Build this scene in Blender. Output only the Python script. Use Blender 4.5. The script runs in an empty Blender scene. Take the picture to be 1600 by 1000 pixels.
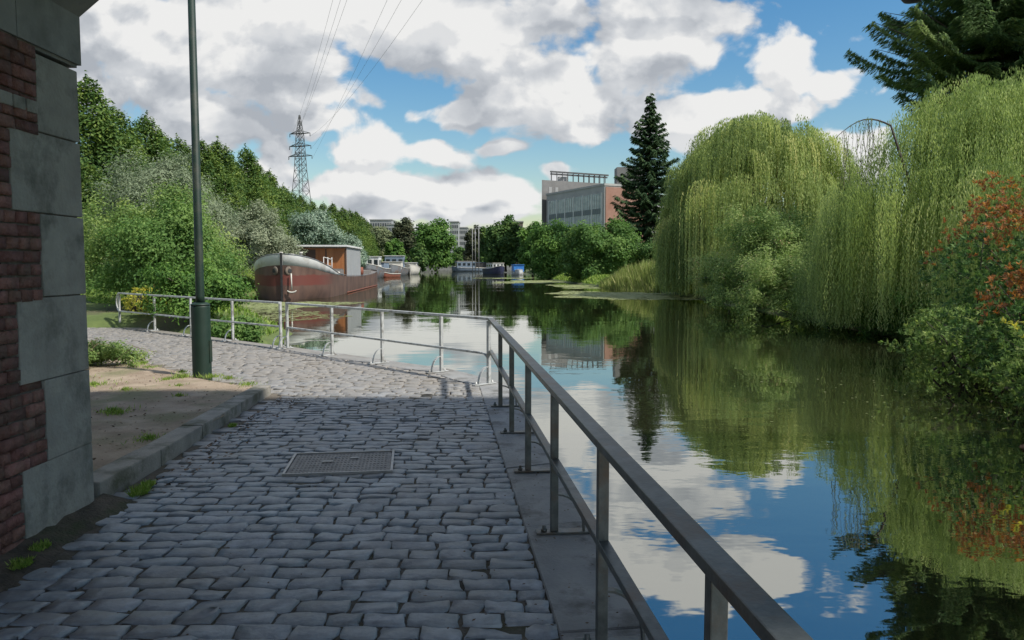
import bpy, bmesh, math, random
import numpy as np
from mathutils import Vector, Matrix
random.seed(7)
R = math.radians
SC = bpy.context.scene
COL = SC.collection

# ------------------------------------------------------------------ camera
F = 1200.0; PITCH = math.atan(86 / 1200); CAMH = 1.7
cd = bpy.data.cameras.new('camera'); cam = bpy.data.objects.new('camera', cd); COL.objects.link(cam)
cd.sensor_width = 36; cd.lens = 36 * F / 1600; cd.clip_start = 0.05; cd.clip_end = 6000
cam.location = (0, 0, CAMH); cam.rotation_euler = (math.pi / 2 - PITCH, 0, 0)
SC.camera = cam

# ------------------------------------------------------------------ light and sky
SUN_AZ_X, SUN_AZ_Y, SUN_EL = 0.90, -0.44, R(50)
world = bpy.data.worlds.new('World'); SC.world = world; world.use_nodes = True
SUN_E = 3.3
SKY_S = 0.10
SC.view_settings.view_transform = 'Standard'; SC.view_settings.look = 'None'
SC.view_settings.exposure = 0.6; SC.view_settings.gamma = 1.0
SC.view_settings.use_curve_mapping = False
sl = bpy.data.lights.new('sun', 'SUN'); sl.energy = SUN_E; sl.angle = R(2.2); sl.color = (1.0, 0.955, 0.88)
so = bpy.data.objects.new('sun', sl); COL.objects.link(so)
sd_ = Vector((SUN_AZ_X * math.cos(SUN_EL), SUN_AZ_Y * math.cos(SUN_EL), math.sin(SUN_EL)))
so.rotation_euler = sd_.to_track_quat('Z', 'Y').to_euler(); so.location = (20, -20, 40)
world.cycles.sampling_method = 'MANUAL'; world.cycles.sample_map_resolution = 256
SC.cycles.max_bounces = 6; SC.cycles.diffuse_bounces = 3; SC.cycles.glossy_bounces = 3
SC.cycles.transmission_bounces = 3; SC.cycles.transparent_max_bounces = 6
SC.cycles.caustics_reflective = False; SC.cycles.caustics_refractive = False

def build_world():
    nt = world.node_tree; N = nt.nodes; L = nt.links; N.clear()
    out = N.new('ShaderNodeOutputWorld'); bg = N.new('ShaderNodeBackground')
    bg.inputs['Strength'].default_value = SKY_S
    sky = N.new('ShaderNodeTexSky'); sky.sky_type = 'NISHITA'; sky.sun_disc = False
    sky.sun_elevation = SUN_EL; sky.sun_rotation = math.atan2(SUN_AZ_X, SUN_AZ_Y)
    sky.air_density = 1.3; sky.dust_density = 0.6; sky.ozone_density = 2.2
    # density of the cloud cover as a function of direction
    g = bpy.data.node_groups.new('cloud_density', 'ShaderNodeTree')
    g.interface.new_socket('P', in_out='INPUT', socket_type='NodeSocketVector')
    g.interface.new_socket('D', in_out='OUTPUT', socket_type='NodeSocketFloat')
    gn = g.nodes; gl = g.links
    gi = gn.new('NodeGroupInput'); go = gn.new('NodeGroupOutput')
    def duv(px, py):
        r = (px - 800) / F; u = (500 - py) / F
        y = math.cos(PITCH) + u * math.sin(PITCH); z = -math.sin(PITCH) + u * math.cos(PITCH)
        return r / y, z / y
    # warp
    nw = gn.new('ShaderNodeTexNoise'); nw.noise_dimensions = '2D'; nw.inputs['Scale'].default_value = 9; nw.inputs['Detail'].default_value = 3
    gl.new(gi.outputs[0], nw.inputs['Vector'])
    ws = gn.new('ShaderNodeVectorMath'); ws.operation = 'SUBTRACT'; ws.inputs[1].default_value = (.5, .5, .5)
    gl.new(nw.outputs['Color'], ws.inputs[0])
    wm = gn.new('ShaderNodeVectorMath'); wm.operation = 'MULTIPLY_ADD'; wm.inputs[1].default_value = (.055, .045, 0)
    gl.new(ws.outputs[0], wm.inputs[0]); gl.new(gi.outputs[0], wm.inputs[2])
    blobs = [(120,-10,200,90),(250,70,190,110),(330,190,110,62),(430,110,150,90),(480,190,75,28),(450,20,170,70),
             (620,40,180,72),(760,55,120,70),(730,182,78,26),(860,150,160,75),(900,205,75,30),(1000,90,130,70),
             (1040,15,120,50),(860,20,70,60),(1228,112,64,54),(1300,128,58,30),(1170,160,110,50),(1085,190,95,50),
             (584,236,60,40),(680,250,56,27),(420,235,44,30),(410,275,50,30),(600,298,140,28),(740,308,150,38),(780,232,40,14),
             (865,262,44,18),(660,335,260,16),(1000,330,200,16),(1318,260,70,70),(1100,-100,170,70),(1220,-90,60,50),
             (760,-130,190,60),(900,-60,160,60),(400,-160,260,90),(180,300,200,26),(800,400,1100,42),(1230,262,60,30),(560,290,60,20)]
    extra = [(0, 3.6, 2.6, 2.4), (-2.2, 1.5, 1.0, .7), (2.3, 1.35, .9, .7), (0, 1.15, .9, .35), (-4.5, 1.0, 1.8, .8), (5, 1.6, 2.0, 1.0)]  # unseen clouds overhead and to the sides, added to brighten the ambient light
    last = None
    blobs = [(*duv(px, py), F / rx, F / ry) for (px, py, rx, ry) in blobs] + [(u, v, 1 / a, 1 / b) for u, v, a, b in extra]
    for (u, v, sx, sy) in blobs:
        m = gn.new('ShaderNodeVectorMath'); m.operation = 'MULTIPLY_ADD'
        m.inputs[1].default_value = (sx, sy, 0); m.inputs[2].default_value = (-u * sx, -v * sy, 0)
        gl.new(wm.outputs[0], m.inputs[0])
        ln = gn.new('ShaderNodeVectorMath'); ln.operation = 'LENGTH'; gl.new(m.outputs[0], ln.inputs[0])
        # signed closeness measured in the blob's own size
        s = gn.new('ShaderNodeMath'); s.operation = 'SUBTRACT'; s.inputs[0].default_value = 1.0
        gl.new(ln.outputs['Value'], s.inputs[1])
        if last is None: last = s
        else:
            k = gn.new('ShaderNodeMath'); k.operation = 'SMOOTH_MAX'; k.inputs[2].default_value = .22
            gl.new(last.outputs[0], k.inputs[0]); gl.new(s.outputs[0], k.inputs[1]); last = k
    fl = gn.new('ShaderNodeMath'); fl.operation = 'MAXIMUM'; fl.inputs[1].default_value = -.62
    gl.new(last.outputs[0], fl.inputs[0])
    mp = gn.new('ShaderNodeMapping'); mp.inputs['Scale'].default_value = (1, 1.35, 1); gl.new(gi.outputs[0], mp.inputs['Vector'])
    n1 = gn.new('ShaderNodeTexNoise'); n1.noise_dimensions = '2D'; n1.inputs['Scale'].default_value = 8; n1.inputs['Detail'].default_value = 8
    n1.inputs['Roughness'].default_value = .60; n1.inputs['Distortion'].default_value = .25
    gl.new(mp.outputs[0], n1.inputs['Vector'])
    a1 = gn.new('ShaderNodeMath'); a1.operation = 'MULTIPLY_ADD'; a1.inputs[1].default_value = 1.5; a1.inputs[2].default_value = -.62
    gl.new(n1.outputs['Fac'], a1.inputs[0])
    # cauliflower puffs
    wv = gn.new('ShaderNodeVectorMath'); wv.operation = 'MULTIPLY_ADD'; wv.inputs[1].default_value = (.05, .05, .05)
    gl.new(nw.outputs['Color'], wv.inputs[0]); gl.new(mp.outputs[0], wv.inputs[2])
    vo = gn.new('ShaderNodeTexVoronoi'); vo.feature = 'SMOOTH_F1'; vo.voronoi_dimensions = '2D'; vo.inputs['Scale'].default_value = 17
    vo.inputs['Detail'].default_value = 2.5; vo.inputs['Roughness'].default_value = .5; vo.inputs['Smoothness'].default_value = .6
    gl.new(wv.outputs[0], vo.inputs['Vector'])
    a2 = gn.new('ShaderNodeMath'); a2.operation = 'MULTIPLY_ADD'; a2.inputs[1].default_value = -.5; a2.inputs[2].default_value = .30
    gl.new(vo.outputs['Distance'], a2.inputs[0])
    s1 = gn.new('ShaderNodeMath'); gl.new(a1.outputs[0], s1.inputs[0]); gl.new(a2.outputs[0], s1.inputs[1])
    s2 = gn.new('ShaderNodeMath'); gl.new(s1.outputs[0], s2.inputs[0]); gl.new(fl.outputs[0], s2.inputs[1])
    gl.new(s2.outputs[0], go.inputs[0])
    # direction -> plane coordinates (x/|y|, z/|y|)
    tc = N.new('ShaderNodeTexCoord'); sp = N.new('ShaderNodeSeparateXYZ'); L.new(tc.outputs['Generated'], sp.inputs[0])
    ab = N.new('ShaderNodeMath'); ab.operation = 'ABSOLUTE'; L.new(sp.outputs['Y'], ab.inputs[0])
    mx = N.new('ShaderNodeMath'); mx.operation = 'MAXIMUM'; mx.inputs[1].default_value = .12; L.new(ab.outputs[0], mx.inputs[0])
    zz = N.new('ShaderNodeMath'); zz.operation = 'MAXIMUM'; zz.inputs[1].default_value = 0.0; L.new(sp.outputs['Z'], zz.inputs[0])
    du = N.new('ShaderNodeMath'); du.operation = 'DIVIDE'; L.new(sp.outputs['X'], du.inputs[0]); L.new(mx.outputs[0], du.inputs[1])
    dv = N.new('ShaderNodeMath'); dv.operation = 'DIVIDE'; L.new(zz.outputs[0], dv.inputs[0]); L.new(mx.outputs[0], dv.inputs[1])
    cb = N.new('ShaderNodeCombineXYZ'); L.new(du.outputs[0], cb.inputs[0]); L.new(dv.outputs[0], cb.inputs[1])
    def dens(off):
        gr = N.new('ShaderNodeGroup'); gr.node_tree = g
        if off:
            ad = N.new('ShaderNodeVectorMath'); ad.inputs[1].default_value = off
            L.new(cb.outputs[0], ad.inputs[0]); L.new(ad.outputs[0], gr.inputs[0])
        else: L.new(cb.outputs[0], gr.inputs[0])
        return gr
    d0 = dens(None); d1 = dens((.008, .026, 0)); d2 = dens((.012, .075, 0))
    def rng(src, a, b, c, d, smooth=True):
        m = N.new('ShaderNodeMapRange'); m.interpolation_type = 'SMOOTHSTEP' if smooth else 'LINEAR'
        for i, v in zip((1, 2, 3, 4), (a, b, c, d)): m.inputs[i].default_value = v
        L.new(src, m.inputs[0]); return m.outputs[0]
    def math_(op, a, b):
        m = N.new('ShaderNodeMath'); m.operation = op
        for i, v in enumerate((a, b)):
            if isinstance(v, (int, float)): m.inputs[i].default_value = v
            else: L.new(v, m.inputs[i])
        return m.outputs[0]
    cover = rng(d0.outputs[0], -.08, .27, 0, 1)
    relief = math_('SUBTRACT', d0.outputs[0], d1.outputs[0])
    light = rng(relief, -.22, .20, 0, 1, False)
    above = rng(d2.outputs[0], -.05, 1.35, 1, 0)        # how much cloud lies between here and the top of the heap
    t = math_('MULTIPLY', light, .36); t2 = math_('MULTIPLY', above, .80); tt = math_('ADD', t, t2)
    cr = N.new('ShaderNodeValToRGB'); e = cr.color_ramp.elements
    e[0].position = .22; e[0].color = (.275, .295, .325, 1); e[1].position = .96; e[1].color = (.56, .56, .555, 1)
    m1 = e.new(.66); m1.color = (.41, .425, .445, 1)
    L.new(tt, cr.inputs[0])
    cs = N.new('ShaderNodeVectorMath'); cs.operation = 'SCALE'; cs.inputs['Scale'].default_value = 1.0 / SKY_S
    L.new(cr.outputs[0], cs.inputs[0])
    hs = N.new('ShaderNodeHueSaturation'); hs.inputs['Saturation'].default_value = 1.42; hs.inputs['Value'].default_value = .80
    L.new(sky.outputs[0], hs.inputs['Color'])
    mix = N.new('ShaderNodeMix'); mix.data_type = 'RGBA'; mix.clamp_factor = True
    L.new(cover, mix.inputs[0]); L.new(hs.outputs[0], mix.inputs[6]); L.new(cs.outputs[0], mix.inputs[7])
    L.new(mix.outputs[2], bg.inputs['Color']); L.new(bg.outputs[0], out.inputs['Surface'])
build_world()

# ------------------------------------------------------------------ helpers
def at(px, py, Y):
    """point at distance Y seen at a place of the photograph (used for planning real positions)"""
    r = (px - 800) / F; u = (500 - py) / F
    y = math.cos(PITCH) + u * math.sin(PITCH); z = -math.sin(PITCH) + u * math.cos(PITCH)
    t = Y / y
    return Vector((r * t, Y, CAMH + z * t))

def tag(o, label=None, cat=None, group=None, kind=None):
    if label: o['label'] = label
    if cat: o['category'] = cat
    if group: o['group'] = group
    if kind: o['kind'] = kind
    return o

def empty(name, loc=(0, 0, 0), rz=0):
    o = bpy.data.objects.new(name, None); COL.objects.link(o)
    o.location = loc; o.rotation_euler = (0, 0, rz); o.empty_display_size = .3
    return o

def link(name, me, mats, parent=None, loc=None):
    o = bpy.data.objects.new(name, me); COL.objects.link(o)
    if not isinstance(mats, (list, tuple)): mats = [mats]
    for m in mats: me.materials.append(m)
    if parent is not None: o.parent = parent
    if loc is not None: o.location = loc
    return o

def np_mesh(name, V, Q, smooth=False, tint=None, T=None):
    """V (n,3), Q (m,4) quads, T (k,3) triangles, tint one float per face"""
    me = bpy.data.meshes.new(name)
    V = np.asarray(V, dtype=np.float32); Q = np.asarray(Q, dtype=np.int32).reshape(-1, 4)
    nq = len(Q); nt_ = 0 if T is None else len(T)
    me.vertices.add(len(V)); me.vertices.foreach_set('co', V.ravel())
    idx = Q.ravel()
    ls = np.arange(nq, dtype=np.int32) * 4
    if nt_:
        T = np.asarray(T, dtype=np.int32); idx = np.concatenate([idx, T.ravel()])
        ls = np.concatenate([ls, nq * 4 + np.arange(nt_, dtype=np.int32) * 3])
    me.loops.add(len(idx)); me.loops.foreach_set('vertex_index', idx)
    me.polygons.add(nq + nt_); me.polygons.foreach_set('loop_start', ls)
    if smooth: me.polygons.foreach_set('use_smooth', np.ones(nq + nt_, dtype=bool))
    me.update(calc_edges=True)
    if tint is not None:
        a = me.attributes.new('tint', 'FLOAT', 'FACE'); a.data.foreach_set('value', np.asarray(tint, dtype=np.float32))
    return me

def rhombs(C, D, S, L, W):
    """leaf shaped quads: centre C, long axis D, side axis S (n,3), length L and width W (n,)"""
    n = len(C); a = D * (L / 2)[:, None]; b = S * (W / 2)[:, None]
    V = np.empty((n, 4, 3), dtype=np.float32)
    V[:, 0] = C - a; V[:, 1] = C + b - a * .1; V[:, 2] = C + a; V[:, 3] = C - b - a * .1
    return V.reshape(-1, 3), np.arange(n * 4).reshape(n, 4)

def unit(A): return A / np.maximum(np.linalg.norm(A, axis=-1, keepdims=True), 1e-9)

class MB:
    """collects boxes, tubes and prisms into one mesh"""
    def __init__(s): s.bm = bmesh.new()
    def box(s, c, d, rz=0, bevel=0, rx=0, ry=0):
        M = Matrix.Translation(c) @ Matrix.Rotation(rz, 4, 'Z') @ Matrix.Rotation(ry, 4, 'Y') @ Matrix.Rotation(rx, 4, 'X') @ Matrix.Diagonal((d[0], d[1], d[2], 1))
        r = bmesh.ops.create_cube(s.bm, size=1, matrix=M)
        if bevel:
            es = list({e for v in r['verts'] for e in v.link_edges})
            bmesh.ops.bevel(s.bm, geom=es, offset=bevel, segments=2, affect='EDGES', profile=.6)
        return s
    def bar(s, a, b, w, h=None, bevel=0):
        """rectangular bar from a to b; w across, h upwards"""
        a = Vector(a); b = Vector(b); h = h or w; d = b - a
        q = d.to_track_quat('Y', 'Z')
        M = Matrix.Translation((a + b) / 2) @ q.to_matrix().to_4x4() @ Matrix.Diagonal((w, d.length, h, 1))
        r = bmesh.ops.create_cube(s.bm, size=1, matrix=M)
        if bevel:
            es = list({e for v in r['verts'] for e in v.link_edges})
            bmesh.ops.bevel(s.bm, geom=es, offset=bevel, segments=2, affect='EDGES', profile=.6)
        return s
    def tube(s, pts, rad, n=8, cap=True):
        pts = [Vector(p) for p in pts]
        if not isinstance(rad, (list, tuple)): rad = [rad] * len(pts)
        rings = []
        for i, p in enumerate(pts):
            d = (pts[min(i + 1, len(pts) - 1)] - pts[max(i - 1, 0)]).normalized()
            x = d.orthogonal().normalized() if i == 0 else (px_ - d * px_.dot(d)).normalized()
            px_ = x; y = d.cross(x)
            rings.append([s.bm.verts.new(p + (x * math.cos(2 * math.pi * k / n) + y * math.sin(2 * math.pi * k / n)) * rad[i]) for k in range(n)])
        for A, B in zip(rings, rings[1:]):
            for k in range(n):
                f = s.bm.faces.new((A[k], A[(k + 1) % n], B[(k + 1) % n], B[k])); f.smooth = True
        if cap:
            s.bm.faces.new(rings[0][::-1]); s.bm.faces.new(rings[-1])
        return s
    def lathe(s, c, prof, n=24):
        c = Vector(c); rings = []
        for r, z in prof:
            rings.append([s.bm.verts.new(c + Vector((r * math.cos(2 * math.pi * k / n), r * math.sin(2 * math.pi * k / n), z))) for k in range(n)])
        for A, B in zip(rings, rings[1:]):
            for k in range(n):
                f = s.bm.faces.new((A[k], A[(k + 1) % n], B[(k + 1) % n], B[k])); f.smooth = True
        s.bm.faces.new(rings[0][::-1]); s.bm.faces.new(rings[-1]); return s
    def prism(s, poly, h0, h1):
        A = [s.bm.verts.new((x, y, h0)) for x, y in poly]; B = [s.bm.verts.new((x, y, h1)) for x, y in poly]
        n = len(poly)
        s.bm.faces.new(A[::-1]); s.bm.faces.new(B)
        for k in range(n): s.bm.faces.new((A[k], A[(k + 1) % n], B[(k + 1) % n], B[k]))
        return s
    def face(s, pts):
        s.bm.faces.new([s.bm.verts.new(p) for p in pts]); return s
    def build(s, name, m, parent=None, loc=None):
        bmesh.ops.recalc_face_normals(s.bm, faces=s.bm.faces)
        me = bpy.data.meshes.new(name); s.bm.to_mesh(me); s.bm.free()
        return link(name, me, m, parent, loc)

# ------------------------------------------------------------------ materials
def newmat(name):
    m = bpy.data.materials.new(name); m.use_nodes = True; N = m.node_tree.nodes; L = m.node_tree.links
    return m, N, L, N['Principled BSDF']

def mat(name, c1, c2=None, rough=.8, metal=0, scale=5, bump=0, bscale=None, detail=6, lo=.35, hi=.65, stretch=None, c3=None, spec=None, s3=1.0, vary=None):
    m, N, L, P = newmat(name)
    P.inputs['Roughness'].default_value = rough; P.inputs['Metallic'].default_value = metal
    if spec is not None: P.inputs['Specular IOR Level'].default_value = spec
    tc = N.new('ShaderNodeTexCoord'); vec = tc.outputs['Object']
    if stretch:
        mp = N.new('ShaderNodeMapping'); mp.inputs['Scale'].default_value = stretch; L.new(vec, mp.inputs[0]); vec = mp.outputs[0]
    n = N.new('ShaderNodeTexNoise'); n.inputs['Scale'].default_value = scale; n.inputs['Detail'].default_value = detail
    n.inputs['Roughness'].default_value = .62; L.new(vec, n.inputs['Vector'])
    r = N.new('ShaderNodeValToRGB'); r.color_ramp.elements[0].position = lo; r.color_ramp.elements[1].position = hi
    r.color_ramp.elements[0].color = (*c1, 1); r.color_ramp.elements[1].color = (*(c2 or c1), 1)
    L.new(n.outputs['Fac'], r.inputs[0]); col = r.outputs[0]
    if c3:
        n3 = N.new('ShaderNodeTexNoise'); n3.inputs['Scale'].default_value = s3; n3.inputs['Detail'].default_value = 7
        n3.inputs['Roughness'].default_value = .65; L.new(tc.outputs['Object'], n3.inputs['Vector'])
        r3 = N.new('ShaderNodeValToRGB'); r3.color_ramp.elements[0].position = .5; r3.color_ramp.elements[1].position = .64
        L.new(n3.outputs['Fac'], r3.inputs[0])
        mx = N.new('ShaderNodeMix'); mx.data_type = 'RGBA'; L.new(r3.outputs[0], mx.inputs[0]); L.new(col, mx.inputs[6]); mx.inputs[7].default_value = (*c3, 1)
        col = mx.outputs[2]
    if vary:
        a = N.new('ShaderNodeAttribute'); a.attribute_name = 'tint'
        hv = N.new('ShaderNodeHueSaturation'); L.new(col, hv.inputs['Color'])
        mr = N.new('ShaderNodeMapRange'); mr.inputs[3].default_value = 1 - vary; mr.inputs[4].default_value = 1 + vary
        L.new(a.outputs['Fac'], mr.inputs[0]); L.new(mr.outputs[0], hv.inputs['Value'])
        ms = N.new('ShaderNodeMath'); ms.operation = 'MULTIPLY_ADD'; ms.inputs[1].default_value = 17.3; ms.inputs[2].default_value = 0
        fr = N.new('ShaderNodeMath'); fr.operation = 'FRACT'; L.new(a.outputs['Fac'], ms.inputs[0]); L.new(ms.outputs[0], fr.inputs[0])
        m4 = N.new('ShaderNodeMapRange'); m4.inputs[3].default_value = .97; m4.inputs[4].default_value = 1.03
        m4.inputs[3].default_value = .492; m4.inputs[4].default_value = .508
        L.new(fr.outputs[0], m4.inputs[0]); L.new(m4.outputs[0], hv.inputs['Hue'])
        col = hv.outputs[0]
    L.new(col, P.inputs['Base Color'])
    if bump:
        nb = N.new('ShaderNodeTexNoise'); nb.inputs['Scale'].default_value = bscale or scale * 3; nb.inputs['Detail'].default_value = 5
        L.new(vec, nb.inputs['Vector']); b = N.new('ShaderNodeBump'); b.inputs['Strength'].default_value = bump; b.inputs['Distance'].default_value = .02
        L.new(nb.outputs['Fac'], b.inputs['Height']); L.new(b.outputs[0], P.inputs['Normal'])
    return m

LEAFK = 1.85
def leafmat(name, cols, transl=.35, rough=.55, nscale=.5, nvar=.25):
    """cols: list of (pos, rgb) ramp over the leaf's own random tint; large soft noise varies it across the crown"""
    m, N, L, P = newmat(name)
    cols = [(p_, tuple(min(.8, v * LEAFK) for v in c_)) for p_, c_ in cols]
    a = N.new('ShaderNodeAttribute'); a.attribute_name = 'tint'
    r = N.new('ShaderNodeValToRGB'); e = r.color_ramp.elements
    e[0].position = cols[0][0]; e[0].color = (*cols[0][1], 1); e[1].position = cols[-1][0]; e[1].color = (*cols[-1][1], 1)
    for p_, c_ in cols[1:-1]:
        q = e.new(p_); q.color = (*c_, 1)
    L.new(a.outputs['Fac'], r.inputs[0])
    P.inputs['Roughness'].default_value = rough + .1; P.inputs['Specular IOR Level'].default_value = .18
    L.new(r.outputs[0], P.inputs['Base Color'])
    tr = N.new('ShaderNodeBsdfTranslucent'); hv = N.new('ShaderNodeHueSaturation')
    hv.inputs['Saturation'].default_value = 1.1; hv.inputs['Value'].default_value = 1.5; L.new(r.outputs[0], hv.inputs['Color']); L.new(hv.outputs[0], tr.inputs['Color'])
    ms = N.new('ShaderNodeMixShader'); ms.inputs[0].default_value = transl
    L.new(P.outputs[0], ms.inputs[1]); L.new(tr.outputs[0], ms.inputs[2]); L.new(ms.outputs[0], N['Material Output'].inputs['Surface'])
    return m

M = {}
M['bark'] = mat('bark', (.05, .04, .03), (.12, .1, .08), .9, scale=6, bump=.6, stretch=(1, 1, .3))
M['bark_far'] = M['bark']
M['sett'] = mat('sett', (.20, .232, .262), (.36, .40, .435), .5, scale=9, bump=.34, bscale=30, c3=(.28, .29, .29), s3=.9, vary=.26)
M['joint'] = mat('joint', (.06, .056, .048), (.16, .145, .12), .95, scale=14, bump=.7, bscale=60, c3=(.06, .07, .03), s3=2.2)
M['coping'] = mat('coping', (.24, .25, .255), (.34, .345, .34), .7, scale=3, bump=.25, bscale=60, c3=(.13, .13, .125), s3=2.6)
M['kerb'] = mat('kerb', (.24, .225, .195), (.36, .335, .29), .85, scale=4, bump=.35, bscale=60, c3=(.12, .12, .08), s3=2.5)
M['dirt'] = mat('dirt', (.24, .18, .125), (.40, .32, .235), .95, scale=2.2, bump=.6, bscale=40, detail=9, c3=(.20, .185, .10), s3=.9)
M['concrete_dark'] = mat('concrete_dark', (.26, .265, .25), (.35, .35, .33), .85, scale=2, bump=.2, bscale=40, c3=(.15, .155, .14), s3=.8)
M['quoin'] = mat('quoin', (.31, .30, .265), (.42, .41, .365), .88, scale=3.5, bump=.5, bscale=38, detail=9, c3=(.17, .175, .15), s3=2.2)
M['brick'] = mat('brick', (.17, .075, .06), (.29, .15, .125), .9, scale=11, bump=.8, bscale=50, c3=(.20, .13, .10), s3=5, vary=.35)
M['mortar'] = mat('mortar', (.10, .09, .08), (.2, .185, .165), .95, scale=12, bump=.7, bscale=50)
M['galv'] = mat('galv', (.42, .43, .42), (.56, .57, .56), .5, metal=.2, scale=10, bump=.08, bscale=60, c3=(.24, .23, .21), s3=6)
M['galv_shaded'] = mat('galv_shaded', (.085, .096, .092), (.16, .172, .165), .42, metal=.45, scale=10, bump=.08, bscale=60, c3=(.13, .10, .075), s3=3.5)  # same railing steel as the far sections, bridge shade put into its colour
M['green_paint'] = mat('green_paint', (.005, .021, .013), (.009, .031, .020), .58, scale=3, bump=.05, bscale=80, c3=(.05, .055, .04), s3=1.2)
M['iron'] = mat('iron', (.11, .11, .11), (.2, .2, .195), .5, metal=.5, scale=12, bump=.2, bscale=80)
M['iron_edge'] = mat('iron_edge', (.32, .32, .31), (.42, .41, .4), .45, metal=.5, scale=12)
M['steel'] = mat('steel', (.07, .072, .075), (.12, .12, .12), .6, metal=.4, scale=2)
M['wire'] = mat('wire', (.1, .1, .11), (.12, .12, .12), .6)
M['white'] = mat('white', (.62, .62, .60), (.74, .74, .72), .5, scale=1.2, c3=(.5, .47, .42), s3=.8)
M['cream'] = mat('cream', (.55, .53, .46), (.66, .63, .56), .6, scale=2)
M['glass'] = mat('glass', (.02, .03, .035), (.04, .05, .055), .12, scale=1, spec=.8)
M['hawse'] = mat('hawse', (.13, .10, .08), (.22, .18, .14), .8, scale=4)
M['navy'] = mat('navy', (.02, .025, .06), (.035, .04, .09), .5, scale=2)
M['grey_hull'] = mat('grey_hull', (.13, .14, .15), (.2, .21, .22), .5, scale=1.5, c3=(.16, .09, .06), s3=.7)
M['blue_tarp'] = mat('blue_tarp', (.03, .16, .5), (.05, .24, .62), .55, scale=3, bump=.6, bscale=6)
M['grey_blue'] = mat('grey_blue', (.12, .17, .23), (.2, .25, .31), .6, scale=1)
M['rust'] = mat('rust', (.17, .05, .03), (.25, .085, .05), .7, scale=2)
M['black'] = mat('black', (.015, .015, .016), (.03, .03, .03), .6)
M['wood'] = mat('wood', (.33, .115, .035), (.46, .19, .07), .5, scale=2, stretch=(1, 1, .15), bump=.1)
M['wood_dark'] = mat('wood_dark', (.06, .035, .025), (.1, .06, .04), .6, scale=2, stretch=(1, 1, .2))
M['grey_door'] = mat('grey_door', (.30, .32, .33), (.4, .41, .41), .6, scale=3, stretch=(4, 4, .3))
M['deck'] = mat('deck', (.14, .13, .12), (.22, .2, .18), .8, scale=2)
M['stone_clad'] = mat('stone_clad', (.33, .325, .32), (.42, .41, .40), .8, scale=.25, c3=(.29, .285, .28), s3=.08)
M['brick_clad'] = mat('brick_clad', (.29, .155, .115), (.35, .20, .155), .9, scale=.5, c3=(.27, .13, .09), s3=.15)
M['curtain_glass'] = mat('curtain_glass', (.27, .32, .33), (.42, .46, .46), .25, scale=.35, stretch=(1, 1, 2.5), detail=2, spec=.6)
M['mullion'] = mat('mullion', (.26, .26, .255), (.31, .31, .305), .6)
M['upper_stone'] = mat('upper_stone', (.15, .147, .143), (.20, .196, .19), .8, scale=.25)
M['pale_trim'] = mat('pale_trim', (.5, .5, .49), (.6, .6, .58), .7)
M['band'] = mat('band', (.10, .12, .125), (.14, .16, .165), .5)
M['pale_wall'] = mat('pale_wall', (.27, .28, .29), (.34, .345, .345), .8, scale=.2)
M['brown_wall'] = mat('brown_wall', (.12, .09, .08), (.16, .12, .1), .8, scale=.2)
M['dry_twig'] = mat('dry_twig', (.12, .085, .055), (.24, .18, .12), .9, scale=8)

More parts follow.
